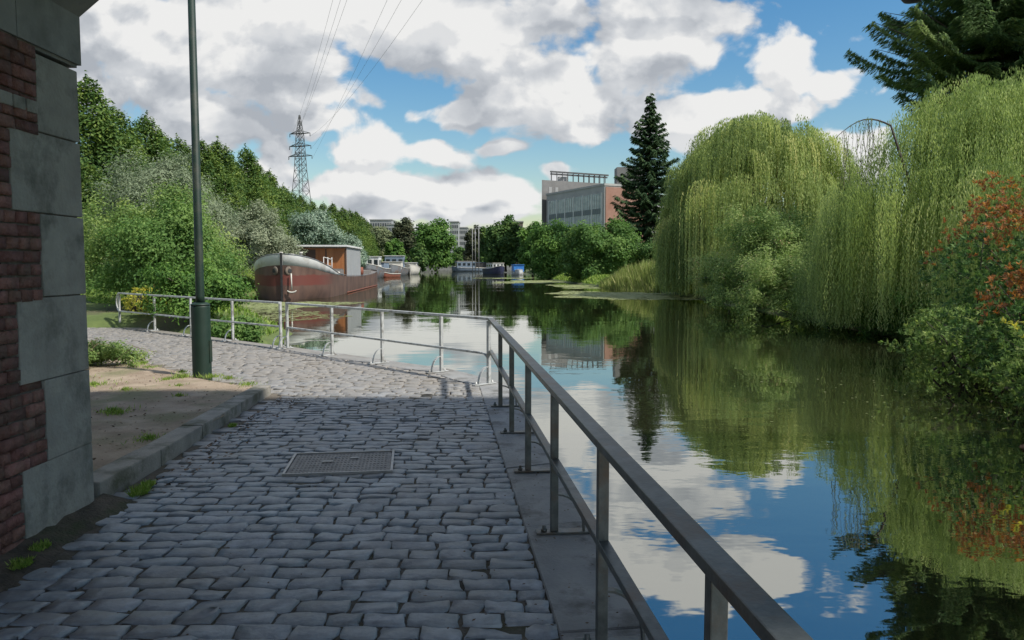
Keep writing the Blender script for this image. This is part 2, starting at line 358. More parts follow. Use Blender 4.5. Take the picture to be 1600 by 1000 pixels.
LV = {
 'willow': leafmat('willow_leaf', [(0, (.07, .10, .034)), (.5, (.155, .195, .066)), (.85, (.235, .27, .092)), (1, (.30, .30, .12))], .38),
 'willow_near': leafmat('willow_near_leaf', [(0, (.08, .115, .035)), (.5, (.17, .215, .070)), (.85, (.26, .30, .11)), (1, (.33, .35, .15))], .38),
 'row': leafmat('row_leaf', [(0, (.018, .040, .012)), (.5, (.048, .086, .020)), (1, (.125, .16, .036))], .25),
 'bright': leafmat('bright_leaf', [(0, (.036, .075, .020)), (.5, (.064, .118, .030)), (1, (.115, .17, .048))], .35),
 'bush': leafmat('bush_leaf', [(0, (.045, .080, .024)), (.5, (.095, .145, .042)), (1, (.19, .23, .07))], .35),
 'grey': leafmat('grey_leaf', [(0, (.085, .108, .065)), (.5, (.118, .145, .088)), (1, (.16, .185, .12))], .25),
 'silver': leafmat('silver_leaf', [(0, (.095, .115, .07)), (.5, (.14, .16, .10)), (1, (.195, .21, .14))], .25),
 'greyblue': leafmat('greyblue_leaf', [(0, (.07, .105, .075)), (.5, (.12, .165, .12)), (1, (.2, .24, .18))], .25),
 'sage': leafmat('sage_leaf', [(0, (.065, .11, .03)), (.5, (.13, .18, .055)), (.9, (.21, .25, .10)), (1, (.27, .22, .12))], .35),
 'dark': leafmat('dark_leaf', [(0, (.02, .045, .014)), (.5, (.04, .08, .022)), (1, (.08, .12, .03))], .25),
 'olive': leafmat('olive_leaf', [(0, (.045, .06, .03)), (.5, (.09, .11, .055)), (1, (.16, .17, .09))], .25),
 'brown': leafmat('brown_leaf', [(0, (.02, .028, .014)), (.5, (.042, .05, .026)), (1, (.08, .082, .045))], .2),
 'mid': leafmat('mid_leaf', [(0, (.028, .065, .016)), (.5, (.055, .11, .024)), (1, (.10, .165, .036))], .3),
 'spruce': leafmat('spruce_leaf', [(0, (.014, .030, .014)), (.5, (.030, .056, .024)), (1, (.062, .092, .036))], .15, .7),
 'conifer': leafmat('conifer_leaf', [(0, (.024, .048, .018)), (.5, (.062, .102, .036)), (1, (.14, .18, .06))], .28, .65),
 'photinia': leafmat('photinia_leaf', [(0, (.022, .05, .016)), (.5, (.048, .095, .028)), (1, (.11, .17, .05))], .3, .4),
 'photinia_red': leafmat('photinia_red_leaf', [(0, (.06, .055, .022)), (.4, (.17, .07, .03)), (.75, (.24, .11, .035)), (1, (.22, .17, .045))], .35, .45),
 'yellow': leafmat('yellow_leaf', [(0, (.12, .13, .03)), (.5, (.27, .27, .05)), (1, (.42, .36, .08))], .35),
 'grass': leafmat('grass_leaf', [(0, (.07, .12, .022)), (.5, (.12, .18, .035)), (1, (.2, .24, .07))], .3),
 'reed': leafmat('reed_leaf', [(0, (.08, .11, .03)), (.5, (.14, .17, .05)), (1, (.23, .22, .10))], .35),
 'weed': leafmat('weed_leaf', [(0, (.085, .105, .04)), (.5, (.15, .17, .07)), (1, (.23, .24, .13))], .1),
}

# ------------------------------------------------------------------ where the canal lies
def rail_x(Y): return .708 - .093 * Y
QUAY = [(3.1, -25), (.93, -2), (rail_x(2) + .24, 2), (rail_x(10.9) + .24, 10.95), (-1.0, 12.45), (-4.65, 15.95)]
CANAL = QUAY + [(-6.7, 18.2), (-7.2, 24.5), (-13, 33), (-18.2, 44), (-19.4, 55), (-21.5, 85), (-27, 140), (-33, 200), (-36, 250), (-40, 330),
         (2, 330), (4, 250), (6, 200), (5.2, 150), (6.0, 110), (7.8, 88), (9.6, 72), (12.3, 64), (12.6, 52), (12.2, 40), (12.2, 34), (12.2, 27), (12.0, 21.5), (10.4, 17.5),
         (8.9, 13.0), (8.1, 10.6), (8.6, 8), (9.6, 0), (12, -25)]
WZ = -.5
def sdist(X, Y, poly=CANAL):
    """signed distance to the canal outline, positive on land"""
    X = np.asarray(X, dtype=float); Y = np.asarray(Y, dtype=float)
    best = np.full(X.shape, 1e18); inside = np.zeros(X.shape, bool)
    n = len(poly)
    for i in range(n):
        ax, ay = poly[i]; bx, by = poly[(i + 1) % n]; dx, dy = bx - ax, by - ay
        t = np.clip(((X - ax) * dx + (Y - ay) * dy) / (dx * dx + dy * dy), 0, 1)
        best = np.minimum(best, (X - ax - t * dx) ** 2 + (Y - ay - t * dy) ** 2)
        if dy != 0:
            c = ((ay > Y) != (by > Y)) & (X < (dx) * (Y - ay) / dy + ax); inside ^= c
    d = np.sqrt(best); return np.where(inside, -d, d)

def sstep(a, b, x):
    t = np.clip((x - a) / (b - a), 0, 1); return t * t * (3 - 2 * t)

def hgt(X, Y):
    X = np.asarray(X, dtype=float); Y = np.asarray(Y, dtype=float)
    s = sdist(X, Y)
    h = -1.6 + 1.2 * sstep(-1.2, -.1, s) + .75 * sstep(-.15, 1.6, s)        # bank up to about .35
    # lawn and slope on the left bank
    d = np.maximum(0, (-(X + 11) * .55 + (Y - 21.3) * .45))
    left = (X < -3) & (s > 0)
    h = np.where(left, h + 3.6 * sstep(0, 36, d) * sstep(0, 9, s), h)
    # right bank garden
    right = (X > 3) & (s > 0)
    h = np.where(right, h + .8 * sstep(1, 12, s), h)
    h = h + (.05 * np.sin(X * .7 + Y * .31) + .04 * np.sin(Y * .9 - X * .3)) * sstep(1, 4, s)
    # flat under the paved quay and under the bridge
    flat = (X < 1.2) & (Y < 22) & (Y < 21.3 + .0 * X) & (s > -.3)
    q = sstep(21.3, 20.6, Y - 0 * X)
    # strip behind the far railing's left half is bank, not quay
    L1 = (X + 4.65) * .72 + (Y - 15.95) * .69      # >0 beyond the far railing line
    q = q * sstep(.35, .0, L1)
    h = np.where((X < 2.5) & (s > -.6), h * (1 - q) + (-.12) * q, h)
    wallside = (X < 3.4) & (Y < 17.4 - .0 * X) & (s < .75) & (X > -5.9)
    h = np.where(wallside, -1.6, h)
    return h

def h1(x, y): return float(hgt(np.array([x]), np.array([y]))[0])

# ------------------------------------------------------------------ ground
def axis(lo, hi, step, far_lo, far_hi, g=1.18):
    a = list(np.arange(lo, hi + 1e-6, step)); s = step; v = hi
    while v < far_hi: s *= g; v += s; a.append(v)
    s = step; v = lo; b = []
    while v > far_lo: s *= g; v -= s; b.append(v)
    return np.array(b[::-1] + a)
def build_ground():
    xs = axis(-30, 26, .4, -3000, 3000); ys = axis(-6, 100, .45, -400, 3500)
    X, Y = np.meshgrid(xs, ys); Z = hgt(X, Y)
    V = np.stack([X.ravel(), Y.ravel(), Z.ravel()], 1); nx, ny = len(xs), len(ys)
    i = np.arange((ny - 1) * (nx - 1)); r = i // (nx - 1); c = i % (nx - 1); a = r * nx + c
    Q = np.stack([a, a + 1, a + nx + 1, a + nx], 1)
    m = mat('ground', (.075, .11, .028), (.13, .17, .045), .95, scale=1.2, bump=.5, bscale=12, c3=(.10, .09, .05), s3=.35)
    tag(link('ground', np_mesh('ground', V, Q, True), m), kind='structure')
build_ground()

def build_water():
    m, N, L, P = newmat('water')
    N.remove(P)
    tc = N.new('ShaderNodeTexCoord')
    mp = N.new('ShaderNodeMapping'); mp.inputs['Scale'].default_value = (1.0, 1.7, 1); L.new(tc.outputs['Object'], mp.inputs[0])
    n1 = N.new('ShaderNodeTexNoise'); n1.inputs['Scale'].default_value = 1.6; n1.inputs['Detail'].default_value = 3; L.new(mp.outputs[0], n1.inputs['Vector'])
    n2 = N.new('ShaderNodeTexNoise'); n2.inputs['Scale'].default_value = .33; n2.inputs['Detail'].default_value = 2; L.new(mp.outputs[0], n2.inputs['Vector'])
    n3 = N.new('ShaderNodeTexNoise'); n3.inputs['Scale'].default_value = .09; n3.inputs['Detail'].default_value = 4; mq = N.new('ShaderNodeMapping'); mq.inputs['Scale'].default_value = (.55, 1.6, 1); L.new(tc.outputs['Object'], mq.inputs[0]); L.new(mq.outputs[0], n3.inputs['Vector'])
    rr = N.new('ShaderNodeMapRange'); rr.inputs[1].default_value = .46; rr.inputs[2].default_value = .62; rr.inputs[3].default_value = .18; rr.inputs[4].default_value = 1.35
    L.new(n3.outputs['Fac'], rr.inputs[0])
    mu = N.new('ShaderNodeMath'); mu.operation = 'MULTIPLY'; L.new(n1.outputs['Fac'], mu.inputs[0]); L.new(rr.outputs[0], mu.inputs[1])
    ad = N.new('ShaderNodeMath'); ad.operation = 'MULTIPLY_ADD'; ad.inputs[1].default_value = 1.6
    L.new(n2.outputs['Fac'], ad.inputs[0]); L.new(mu.outputs[0], ad.inputs[2])
    b = N.new('ShaderNodeBump'); b.inputs['Strength'].default_value = .16; b.inputs['Distance'].default_value = .022
    L.new(ad.outputs[0], b.inputs['Height'])
    gl = N.new('ShaderNodeBsdfGlossy'); gl.inputs['Roughness'].default_value = .015; gl.inputs['Color'].default_value = (.80, .81, .77, 1)
    L.new(b.outputs[0], gl.inputs['Normal'])
    df = N.new('ShaderNodeBsdfDiffuse'); df.inputs['Color'].default_value = (.036, .038, .018, 1)
    fr = N.new('ShaderNodeFresnel'); fr.inputs['IOR'].default_value = 1.33; L.new(b.outputs[0], fr.inputs['Normal'])
    fm = N.new('ShaderNodeMapRange'); fm.inputs[1].default_value = .05; fm.inputs[2].default_value = .6; fm.inputs[3].default_value = .52; fm.inputs[4].default_value = .92
    L.new(fr.outputs[0], fm.inputs[0])
    ms = N.new('ShaderNodeMixShader'); L.new(fm.outputs[0], ms.inputs[0]); L.new(df.outputs[0], ms.inputs[1]); L.new(gl.outputs[0], ms.inputs[2])
    L.new(ms.outputs[0], N['Material Output'].inputs['Surface'])
    V = [(-70, -40, WZ), (40, -40, WZ), (40, 345, WZ), (-70, 345, WZ)]
    tag(link('water', np_mesh('water', V, [(0, 1, 2, 3)]), m), kind='structure')
build_water()

# ------------------------------------------------------------------ paved quay
LEFT_EDGE = [(-8, -2.62), (4.2, -2.62), (5.4, -2.9), (10.0, -3.1), (10.35, -3.35), (11.87, -4.98), (13.7, -6.74), (15.5, -8.6), (17.0, -11), (18.6, -18)]
def lx(Y): return np.interp(Y, [a for a, b in LEFT_EDGE], [b for a, b in LEFT_EDGE])
def rx_(Y):
    # inner edge of the coping
    near = rail_x(Y) - .17
    far = np.interp(Y, [10.75, 12.12, 15.62, 20.9, 22.5], [-.55, -1.32, -4.95, -10.75, -14])
    return np.where(Y < 10.7, near, far)
def build_setts():
    rng = np.random.default_rng(3)
    V = []; Q = []; tint = []; base = 0
    NX, NY = 6, 5
    y = 1.2
    gx = np.array([-1, -.94, -.35, .35, .94, 1]); gy = np.array([-1, -.89, -.1, .89, 1])
    GX, GY = np.meshgrid(gx, gy)
    edge = np.maximum(np.abs(GX), np.abs(GY)) > .99
    qi = []
    for r in range(NY - 1):
        for c in range(NX - 1):
            a = r * NX + c; qi.append((a, a + 1, a + NX + 1, a + NX))
    # border skirt
    ring = [c for c in range(NX)] + [r * NX + NX - 1 for r in range(1, NY)] + [(NY - 1) * NX + c for c in range(NX - 2, -1, -1)] + [r * NX for r in range(NY - 2, 0, -1)]
    nr = len(ring); n0 = NX * NY
    for k in range(nr): qi.append((ring[(k + 1) % nr], ring[k], n0 + k, n0 + (k + 1) % nr))
    qi = np.array(qi)
    while y < 21.1:
        h = .138 + rng.uniform(-.012, .014)
        x = -13.5 - rng.uniform(0, .25)
        rt = float(rx_(y + h / 2))
        lf = float(lx(y + h / 2))
        x = lf - rng.uniform(0, .2)
        while x < rt - .04:
            w = rng.uniform(.17, .29)
            if rt - (x + w) < .10: w = rt - x
            cx = x + w / 2
            gap = .0065
            sx = (w / 2 - gap); sy = (h / 2 - gap * .9)
            if x < lf - .12 or (rt - x) < .07: x += w; continue
            wob = .012 * math.sin(cx * 1.1 + y * .8) + .012 * math.sin(cx * 2.7)
            # rounded, slightly irregular outline
            kx = 1 - .035 * GY ** 4 * np.abs(GX) ** 3; ky = 1 - .09 * GX ** 8 * np.abs(GY)
            px = cx + GX * sx * kx + rng.normal(0, .0060, GX.shape) + GY * rng.normal(0, .006)
            py = y + h / 2 + wob + GY * sy * ky + rng.normal(0, .0055, GX.shape) + GX * rng.normal(0, .005)
            pz = .004 + rng.normal(0, .0022) + GX * rng.normal(0, .0030) + GY * rng.normal(0, .0040) + rng.normal(0, .0026, GX.shape)
            pz = pz - edge * .0065 - (np.abs(GX * GY) > .99) * .003
            top = np.stack([px.ravel(), py.ravel(), pz.ravel()], 1)
            sk = top[ring].copy(); sk[:, 2] = -.04; sk[:, 0] += (sk[:, 0] - cx) * .03
            V.append(top); V.append(sk); Q.append(qi + base); base += n0 + nr
            tv = np.clip(rng.normal(.5, .2), 0, 1)
            if rng.random() < .02: tv = 1.0
            tint.append(np.full(len(qi), tv)); x += w
        y += h
    V = np.concatenate(V); Q = np.concatenate(Q); tint = np.concatenate(tint)
    o = link('path', np_mesh('path', V, Q, True, tint), M['sett'])
    tag(o, kind='structure')
    # sand bed showing in the joints
    b = MB()
    ysamp = list(np.arange(-8, 20.95, .5)) + [21.0]
    Lp = [(float(lx(v)) - .08, v) for v in ysamp]; Rp = [(float(rx_(v)) + .03, v) for v in ysamp]
    for i in range(len(ysamp) - 1):
        b.face([(Lp[i][0], Lp[i][1], -.008), (Rp[i][0], Rp[i][1], -.008), (Rp[i + 1][0], Rp[i + 1][1], -.008), (Lp[i + 1][0], Lp[i + 1][1], -.008)])
    tag(b.build('path_bed', M['joint']), kind='structure')
build_setts()
def blend_along_y(m, y0, y1, col):
    # blends the base colour into another one along Y, broken up by noise
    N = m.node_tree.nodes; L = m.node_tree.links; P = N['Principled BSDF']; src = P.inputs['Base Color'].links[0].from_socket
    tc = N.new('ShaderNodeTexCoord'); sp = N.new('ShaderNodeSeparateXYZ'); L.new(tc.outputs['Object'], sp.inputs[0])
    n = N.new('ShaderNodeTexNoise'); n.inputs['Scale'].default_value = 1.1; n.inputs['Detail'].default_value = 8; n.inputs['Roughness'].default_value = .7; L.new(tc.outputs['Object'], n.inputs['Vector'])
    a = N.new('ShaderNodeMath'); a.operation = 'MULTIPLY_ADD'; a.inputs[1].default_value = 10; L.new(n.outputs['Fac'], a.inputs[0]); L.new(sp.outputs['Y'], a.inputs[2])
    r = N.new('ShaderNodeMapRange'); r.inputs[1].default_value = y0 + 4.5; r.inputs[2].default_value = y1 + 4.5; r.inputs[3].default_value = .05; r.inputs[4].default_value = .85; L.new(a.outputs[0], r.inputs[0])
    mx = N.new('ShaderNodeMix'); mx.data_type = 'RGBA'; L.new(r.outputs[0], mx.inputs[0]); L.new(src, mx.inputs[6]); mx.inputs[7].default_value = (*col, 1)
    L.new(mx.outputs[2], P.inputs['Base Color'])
blend_along_y(M['sett'], 6, 12, (.265, .238, .205)); blend_along_y(M['joint'], 3, 11, (.17, .145, .115)); blend_along_y(M['coping'], 5, 13, (.25, .225, .19))

def build_dirt():
    # bare earth corner inside the kerb, and the gravel strip at the foot of the bridge wall
    rng = np.random.default_rng(5)
    poly = [(-2.95, 5.2), (-3.0, 7.2), (-3.25, 10.15), (-3.35, 10.35), (-4.98, 11.87), (-6.74, 13.73), (-8.6, 15.53), (-11, 17), (-18, 18.6), (-18, 5.2)]
    xs = np.arange(-18, -2.8, .13); ys = np.arange(5.1, 18.7, .13); X, Y = np.meshgrid(xs, ys)
    ins = sdist(X, Y, poly)       # inside negative
    Z = .095 - .11 * sstep(-.5, .02, ins) * (np.where(Y > 10.2, 1, 0)) + .014 * np.sin(X * 2.1 + 1) * np.sin(Y * 1.7) + rng.normal(0, .0035, X.shape)
    # build up against the lamp post
    V = np.stack([X.ravel(), Y.ravel(), Z.ravel()], 1); nx = len(xs)
    Q = []
    ok = (ins < .03)
    for r in range(len(ys) - 1):
        for c in range(nx - 1):
            if ok[r, c] and ok[r, c + 1] and ok[r + 1, c] and ok[r + 1, c + 1]:
                a = r * nx + c; Q.append((a, a + 1, a + nx + 1, a + nx))
    tag(link('soil', np_mesh('soil', V, Q, True), M['dirt']), kind='structure')
    b = MB()
    # soil fillet against the wall foot
    ys = np.arange(-2, 5.5, .1); A = []; B = []; C = []
    me_v = []
    for i, yv in enumerate(ys):
        w = .26 + .05 * math.sin(yv * 5) + rng.uniform(-.03, .03)
        me_v += [(-2.93, yv, .05 + rng.uniform(-.01, .02)), (-2.93 + w * .5, yv, .03 + rng.uniform(-.008, .012)), (-2.93 + w, yv, -.008)]
    Q = []
    for i in range(len(ys) - 1):
        for k in (0, 1): Q.append((i * 3 + k, i * 3 + k + 1, i * 3 + 4 + k, i * 3 + 3 + k))
    m = mat('wall_foot_soil', (.05, .045, .035), (.12, .10, .075), .95, scale=9, bump=.9, bscale=50, c3=(.05, .065, .025), s3=2)
    tag(link('soil_strip', np_mesh('soil_strip', me_v, Q, True), m), kind='structure')
build_dirt()

def build_kerb():
    b = MB()
    pts = [(-2.93, 5.38), (-2.965, 6.42), (-3.03, 7.45), (-3.1, 8.75), (-3.18, 10.08)]
    for i in range(4):
        a = Vector((*pts[i], 0)); c = Vector((*pts[i + 1], 0)); d = (c - a).normalized(); n = Vector((-d.y, d.x, 0))
        a2 = a + d * .006 + n * .115 + Vector((0, 0, .03 - (.0 if i != 1 else .006))); c2 = c - d * .006 + n * .115 + Vector((0, 0, .03 - (.0 if i != 1 else .006)))
        top = .138 - .009 * i
        b.bar(a2 + Vector((0, 0, top - .13)), c2 + Vector((0, 0, top - .13 - .008)), .21, .23, bevel=.014)
    o = b.build('kerb', M['kerb']); tag(o, kind='structure')
build_kerb()

def build_manhole():
    P = [Vector((-1.96, 6.76, 0)), Vector((-1.03, 6.88, 0)), Vector((-.98, 6.17, 0)), Vector((-1.86, 6.06, 0))]
    c = sum(P, Vector()) / 4; rz = math.atan2(.12, .93)
    t = empty('manhole_cover', (c.x, c.y, 0), rz)
    tag(t, 'rectangular ribbed iron manhole cover with a pale worn frame, set into the cobbled path', 'manhole cover')
    m = MB(); W, D = .88, .70
    m.box((0, 0, .004), (W - .05, D - .05, .02))
    nx = 26
    for i in range(nx): m.box((-W / 2 + .05 + i * (W - .10) / (nx - 1), 0, .0150), (.014, D - .09, .004))
    for j in range(9): m.box((0, -D / 2 + .07 + j * (D - .14) / 8, .0148), (W - .10, .012, .003))
    m.build('cover_plate', M['iron'], t)
    m = MB()
    for s in (-1, 1):
        m.box((0, s * (D / 2 - .010), .010), (W, .02, .03)); m.box((s * (W / 2 - .010), 0, .0125), (.02, D - .045, .025))
    m.build('frame', M['iron_edge'], t)
    m = MB(); m.box((-.12, .02, .020), (.09, .03, .012)); m.build('lifting_lug', M['iron_edge'], t); m = MB(); m.box((.1, .12, .020), (.07, .03, .012)); m.build('lifting_lug', M['iron_edge'], t)
build_manhole()

# ------------------------------------------------------------------ quay wall with coping
def build_quay():
    t = empty('quay_wall', (.4, 5, 0))
    tag(t, 'low concrete quay wall with flat pale coping slabs that carries the railings', 'quay wall')
    edge = [Vector((*p, 0)) for p in QUAY[:]]
    inner = [Vector((2.5, -25, 0)), Vector((.73, -2, 0)), Vector((rail_x(2) - .17, 2, 0)), Vector((rail_x(10.65) - .17, 10.62, 0)), Vector((-1.32, 12.12, 0)), Vector((-4.95, 15.62, 0))]
    o0 = t.location
    def cut(a, b, t0): return a + (b - a) * t0
    for i in range(len(edge) - 1):
        L = (edge[i + 1] - edge[i]).length; n = max(1, round(L / 1.45))
        for k in range(n):
            g = .004 / L
            q = [cut(edge[i], edge[i + 1], k / n + g), cut(edge[i], edge[i + 1], (k + 1) / n - g), cut(inner[i], inner[i + 1], (k + 1) / n - g), cut(inner[i], inner[i + 1], k / n + g)]
            b = MB(); dz = random.uniform(-.003, .003)
            b.prism([(v.x - o0.x, v.y - o0.y) for v in q], -.16 + dz, .006 + dz)
            es = [e for e in b.bm.edges if min(v.co.z for v in e.verts) > -.05]
            bmesh.ops.bevel(b.bm, geom=es, offset=.006, segments=2, affect='EDGES')
            b.build('coping_slab', M['coping'], t)
    # left half of the far railing stands on a narrow kerb of its own
    a = Vector((-4.8, 15.8, 0)); c = Vector((-10.7, 21.1, 0)); b = MB()
    b.bar(a - o0 + Vector((-.02, 0, -.07)), c - o0 + Vector((0, 0, -.07)), .32, .15, bevel=.006); b.build('coping_slab', M['coping'], t)
    w = MB()
    for i in range(len(edge) - 1):
        a, c = edge[i] - o0, edge[i + 1] - o0; d = (c - a).normalized(); n = Vector((-d.y, d.x, 0)) * .06
        w.face([(a + n + Vector((0, 0, -.15))), (c + n + Vector((0, 0, -.15))), (c + n + Vector((0, 0, -1.7))), (a + n + Vector((0, 0, -1.7)))])
    w.face([(edge[-1] - o0 + Vector((.0, 0, -.15))), Vector((-6.3, 17.4, -.15)) - o0 + Vector((0, 0, 0)), Vector((-6.3, 17.4, -1.7)) - o0, edge[-1] - o0 + Vector((0, 0, -1.7))])
    w.build('wall_face', M['concrete_dark'], t)
build_quay()

# ------------------------------------------------------------------ railings
H = .95
def railing(name, label, posts, mid, mt, start=None, end=None, loop=False, corner_bend=False, base_skip=()):
    """posts: list of (x, y); water lies to the right of the walking direction from first to last... outward normal passed by side"""
    o = Vector((posts[0][0], posts[0][1], 0)); t = empty(name, o); tag(t, label, 'railing')
    P = [Vector((x, y, 0)) - o for x, y in posts]
    d = (P[-1] - P[0]).normalized(); out = Vector((d.y, -d.x, 0))     # towards the water
    a = (Vector((*start, 0)) - o) if start else P[0]; b = (Vector((*end, 0)) - o) if end else P[-1]
    rz = math.atan2(d.y, d.x)
    for k, p in enumerate(P):
        m = MB(); m.box(p + Vector((0, 0, (H - .04) / 2 + .012)), (.048, .048, H - .065), rz, bevel=.004)
        ps = m.build('post', mt, t)
        if k in base_skip: continue
        m = MB(); m.box(p + out * .085 + Vector((0, 0, .017)), (.075, .40, .014), rz, bevel=.003); bp = m.build('base_plate', mt, ps)
        for s in (-.065, .235):
            c = p + out * s; m = MB()
            m.lathe(c + Vector((0, 0, .024)), [(.019, 0), (.019, .014), (.012, .016), (.012, .034), (.006, .037)], 8)
            m.build('bolt', mt, ps)
        # quarter-round brace from the post down to the outer end of the plate
        m = MB(); pts = []
        for i in range(9):
            an = math.pi / 2 * i / 8
            pts.append(p + out * (.02 + .17 * math.sin(an)) + Vector((0, 0, .024 + .235 - .235 * (1 - math.cos(an)))))
        for u, v in zip(pts, pts[1:]): m.bar(u, v + (v - u) * .12, .042, .011)
        m.build('brace', mt, ps)
    m = MB(); up = Vector((0, 0, H - .02)); m.bar(a + up, b + up, .078, .038, bevel=.005)
    if loop:
        # rounded return at the free end
        e = a; r = (H - .02 - mid) / 2; pts = []
        for i in range(13):
            an = math.pi * i / 12
            pts.append(e - d * (r * .75 * math.sin(an)) + Vector((0, 0, mid + r + r * math.cos(an))))
        m.tube(pts, .02, 8)
    m.build('handrail', mt, t)
    m = MB(); up = Vector((0, 0, mid)); of = Vector((0, 0, 0))
    if corner_bend:
        q = P[-1] if corner_bend == 'end' else P[0]; s = -d if corner_bend == 'end' else d
        m.bar((a if corner_bend == 'end' else b) + up, q + s * .16 + up, .042, .032, bevel=.004)
        pts = [q + s * (.16 * (1 - math.sin(math.pi / 2 * i / 6))) + Vector((0, 0, mid - .12 * (1 - math.cos(math.pi / 2 * i / 6)))) for i in range(7)]
        m.tube(pts, .018, 8)
    else: m.bar(a + up, b + up, .050, .034, bevel=.004)
    m.build('mid_rail', mt, t)
    return t
near_posts = [(rail_x(y), y) for y in (-.95, .5, 1.93, 3.32, 4.75, 6.2, 7.65, 9.11)]
railing('metal_railing', 'long dark galvanised steel railing in shade running beside the cobbles straight along the water', near_posts[::1], .475, M['galv_shaded'],
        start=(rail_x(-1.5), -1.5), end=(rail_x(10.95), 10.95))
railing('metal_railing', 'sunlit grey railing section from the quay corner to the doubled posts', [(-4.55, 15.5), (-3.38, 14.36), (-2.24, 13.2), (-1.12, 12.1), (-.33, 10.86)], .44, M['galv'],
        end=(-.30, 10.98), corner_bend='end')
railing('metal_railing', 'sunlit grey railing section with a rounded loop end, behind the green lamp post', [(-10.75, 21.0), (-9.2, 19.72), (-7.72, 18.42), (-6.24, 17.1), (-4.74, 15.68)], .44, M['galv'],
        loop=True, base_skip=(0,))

# ------------------------------------------------------------------ lamp post
def lamp_post():
    t = empty('lamp_post', (-4.51, 11.1, .0)); tag(t, 'tall dark green lamp post with thick lower sleeve standing in the bare earth', 'lamp post')
    m = MB(); m.lathe((0, 0, 0), [(.136, -.1), (.136, .05), (.132, .08), (.132, 1.09), (.128, 1.12)], 32); s = m.build('sleeve', M['green_paint'], t)
    m = MB(); m.lathe((0, 0, 1.12), [(.136, 0), (.136, .012), (.11, .03), (.08, .04)], 32); m.build('sleeve_cap', M['green_paint'], s)
    m = MB(); m.lathe((0, 0, 1.15), [(.064, 0), (.060, .1), (.046, 6.2)], 20); m.build('pole', M['green_paint'], t)
    m = MB(); m.tube([(0, 0, 7.3), (.02, 0, 7.6), (.25, 0, 7.8), (.7, 0, 7.86)], .03, 10); m.build('arm', M['green_paint'], t)
    m = MB(); m.box((1.0, 0, 7.86), (.7, .24, .12), bevel=.03); l = m.build('lamp_head', M['green_paint'], t)
    m = MB(); m.box((1.05, 0, 7.79), (.5, .18, .03), bevel=.01); m.build('lens', M['white'], l)
    m = MB(); m.box((.1325, 0, .45), (.012, .09, .32), bevel=.003); m.build('hatch', M['green_paint'], s)
lamp_post()

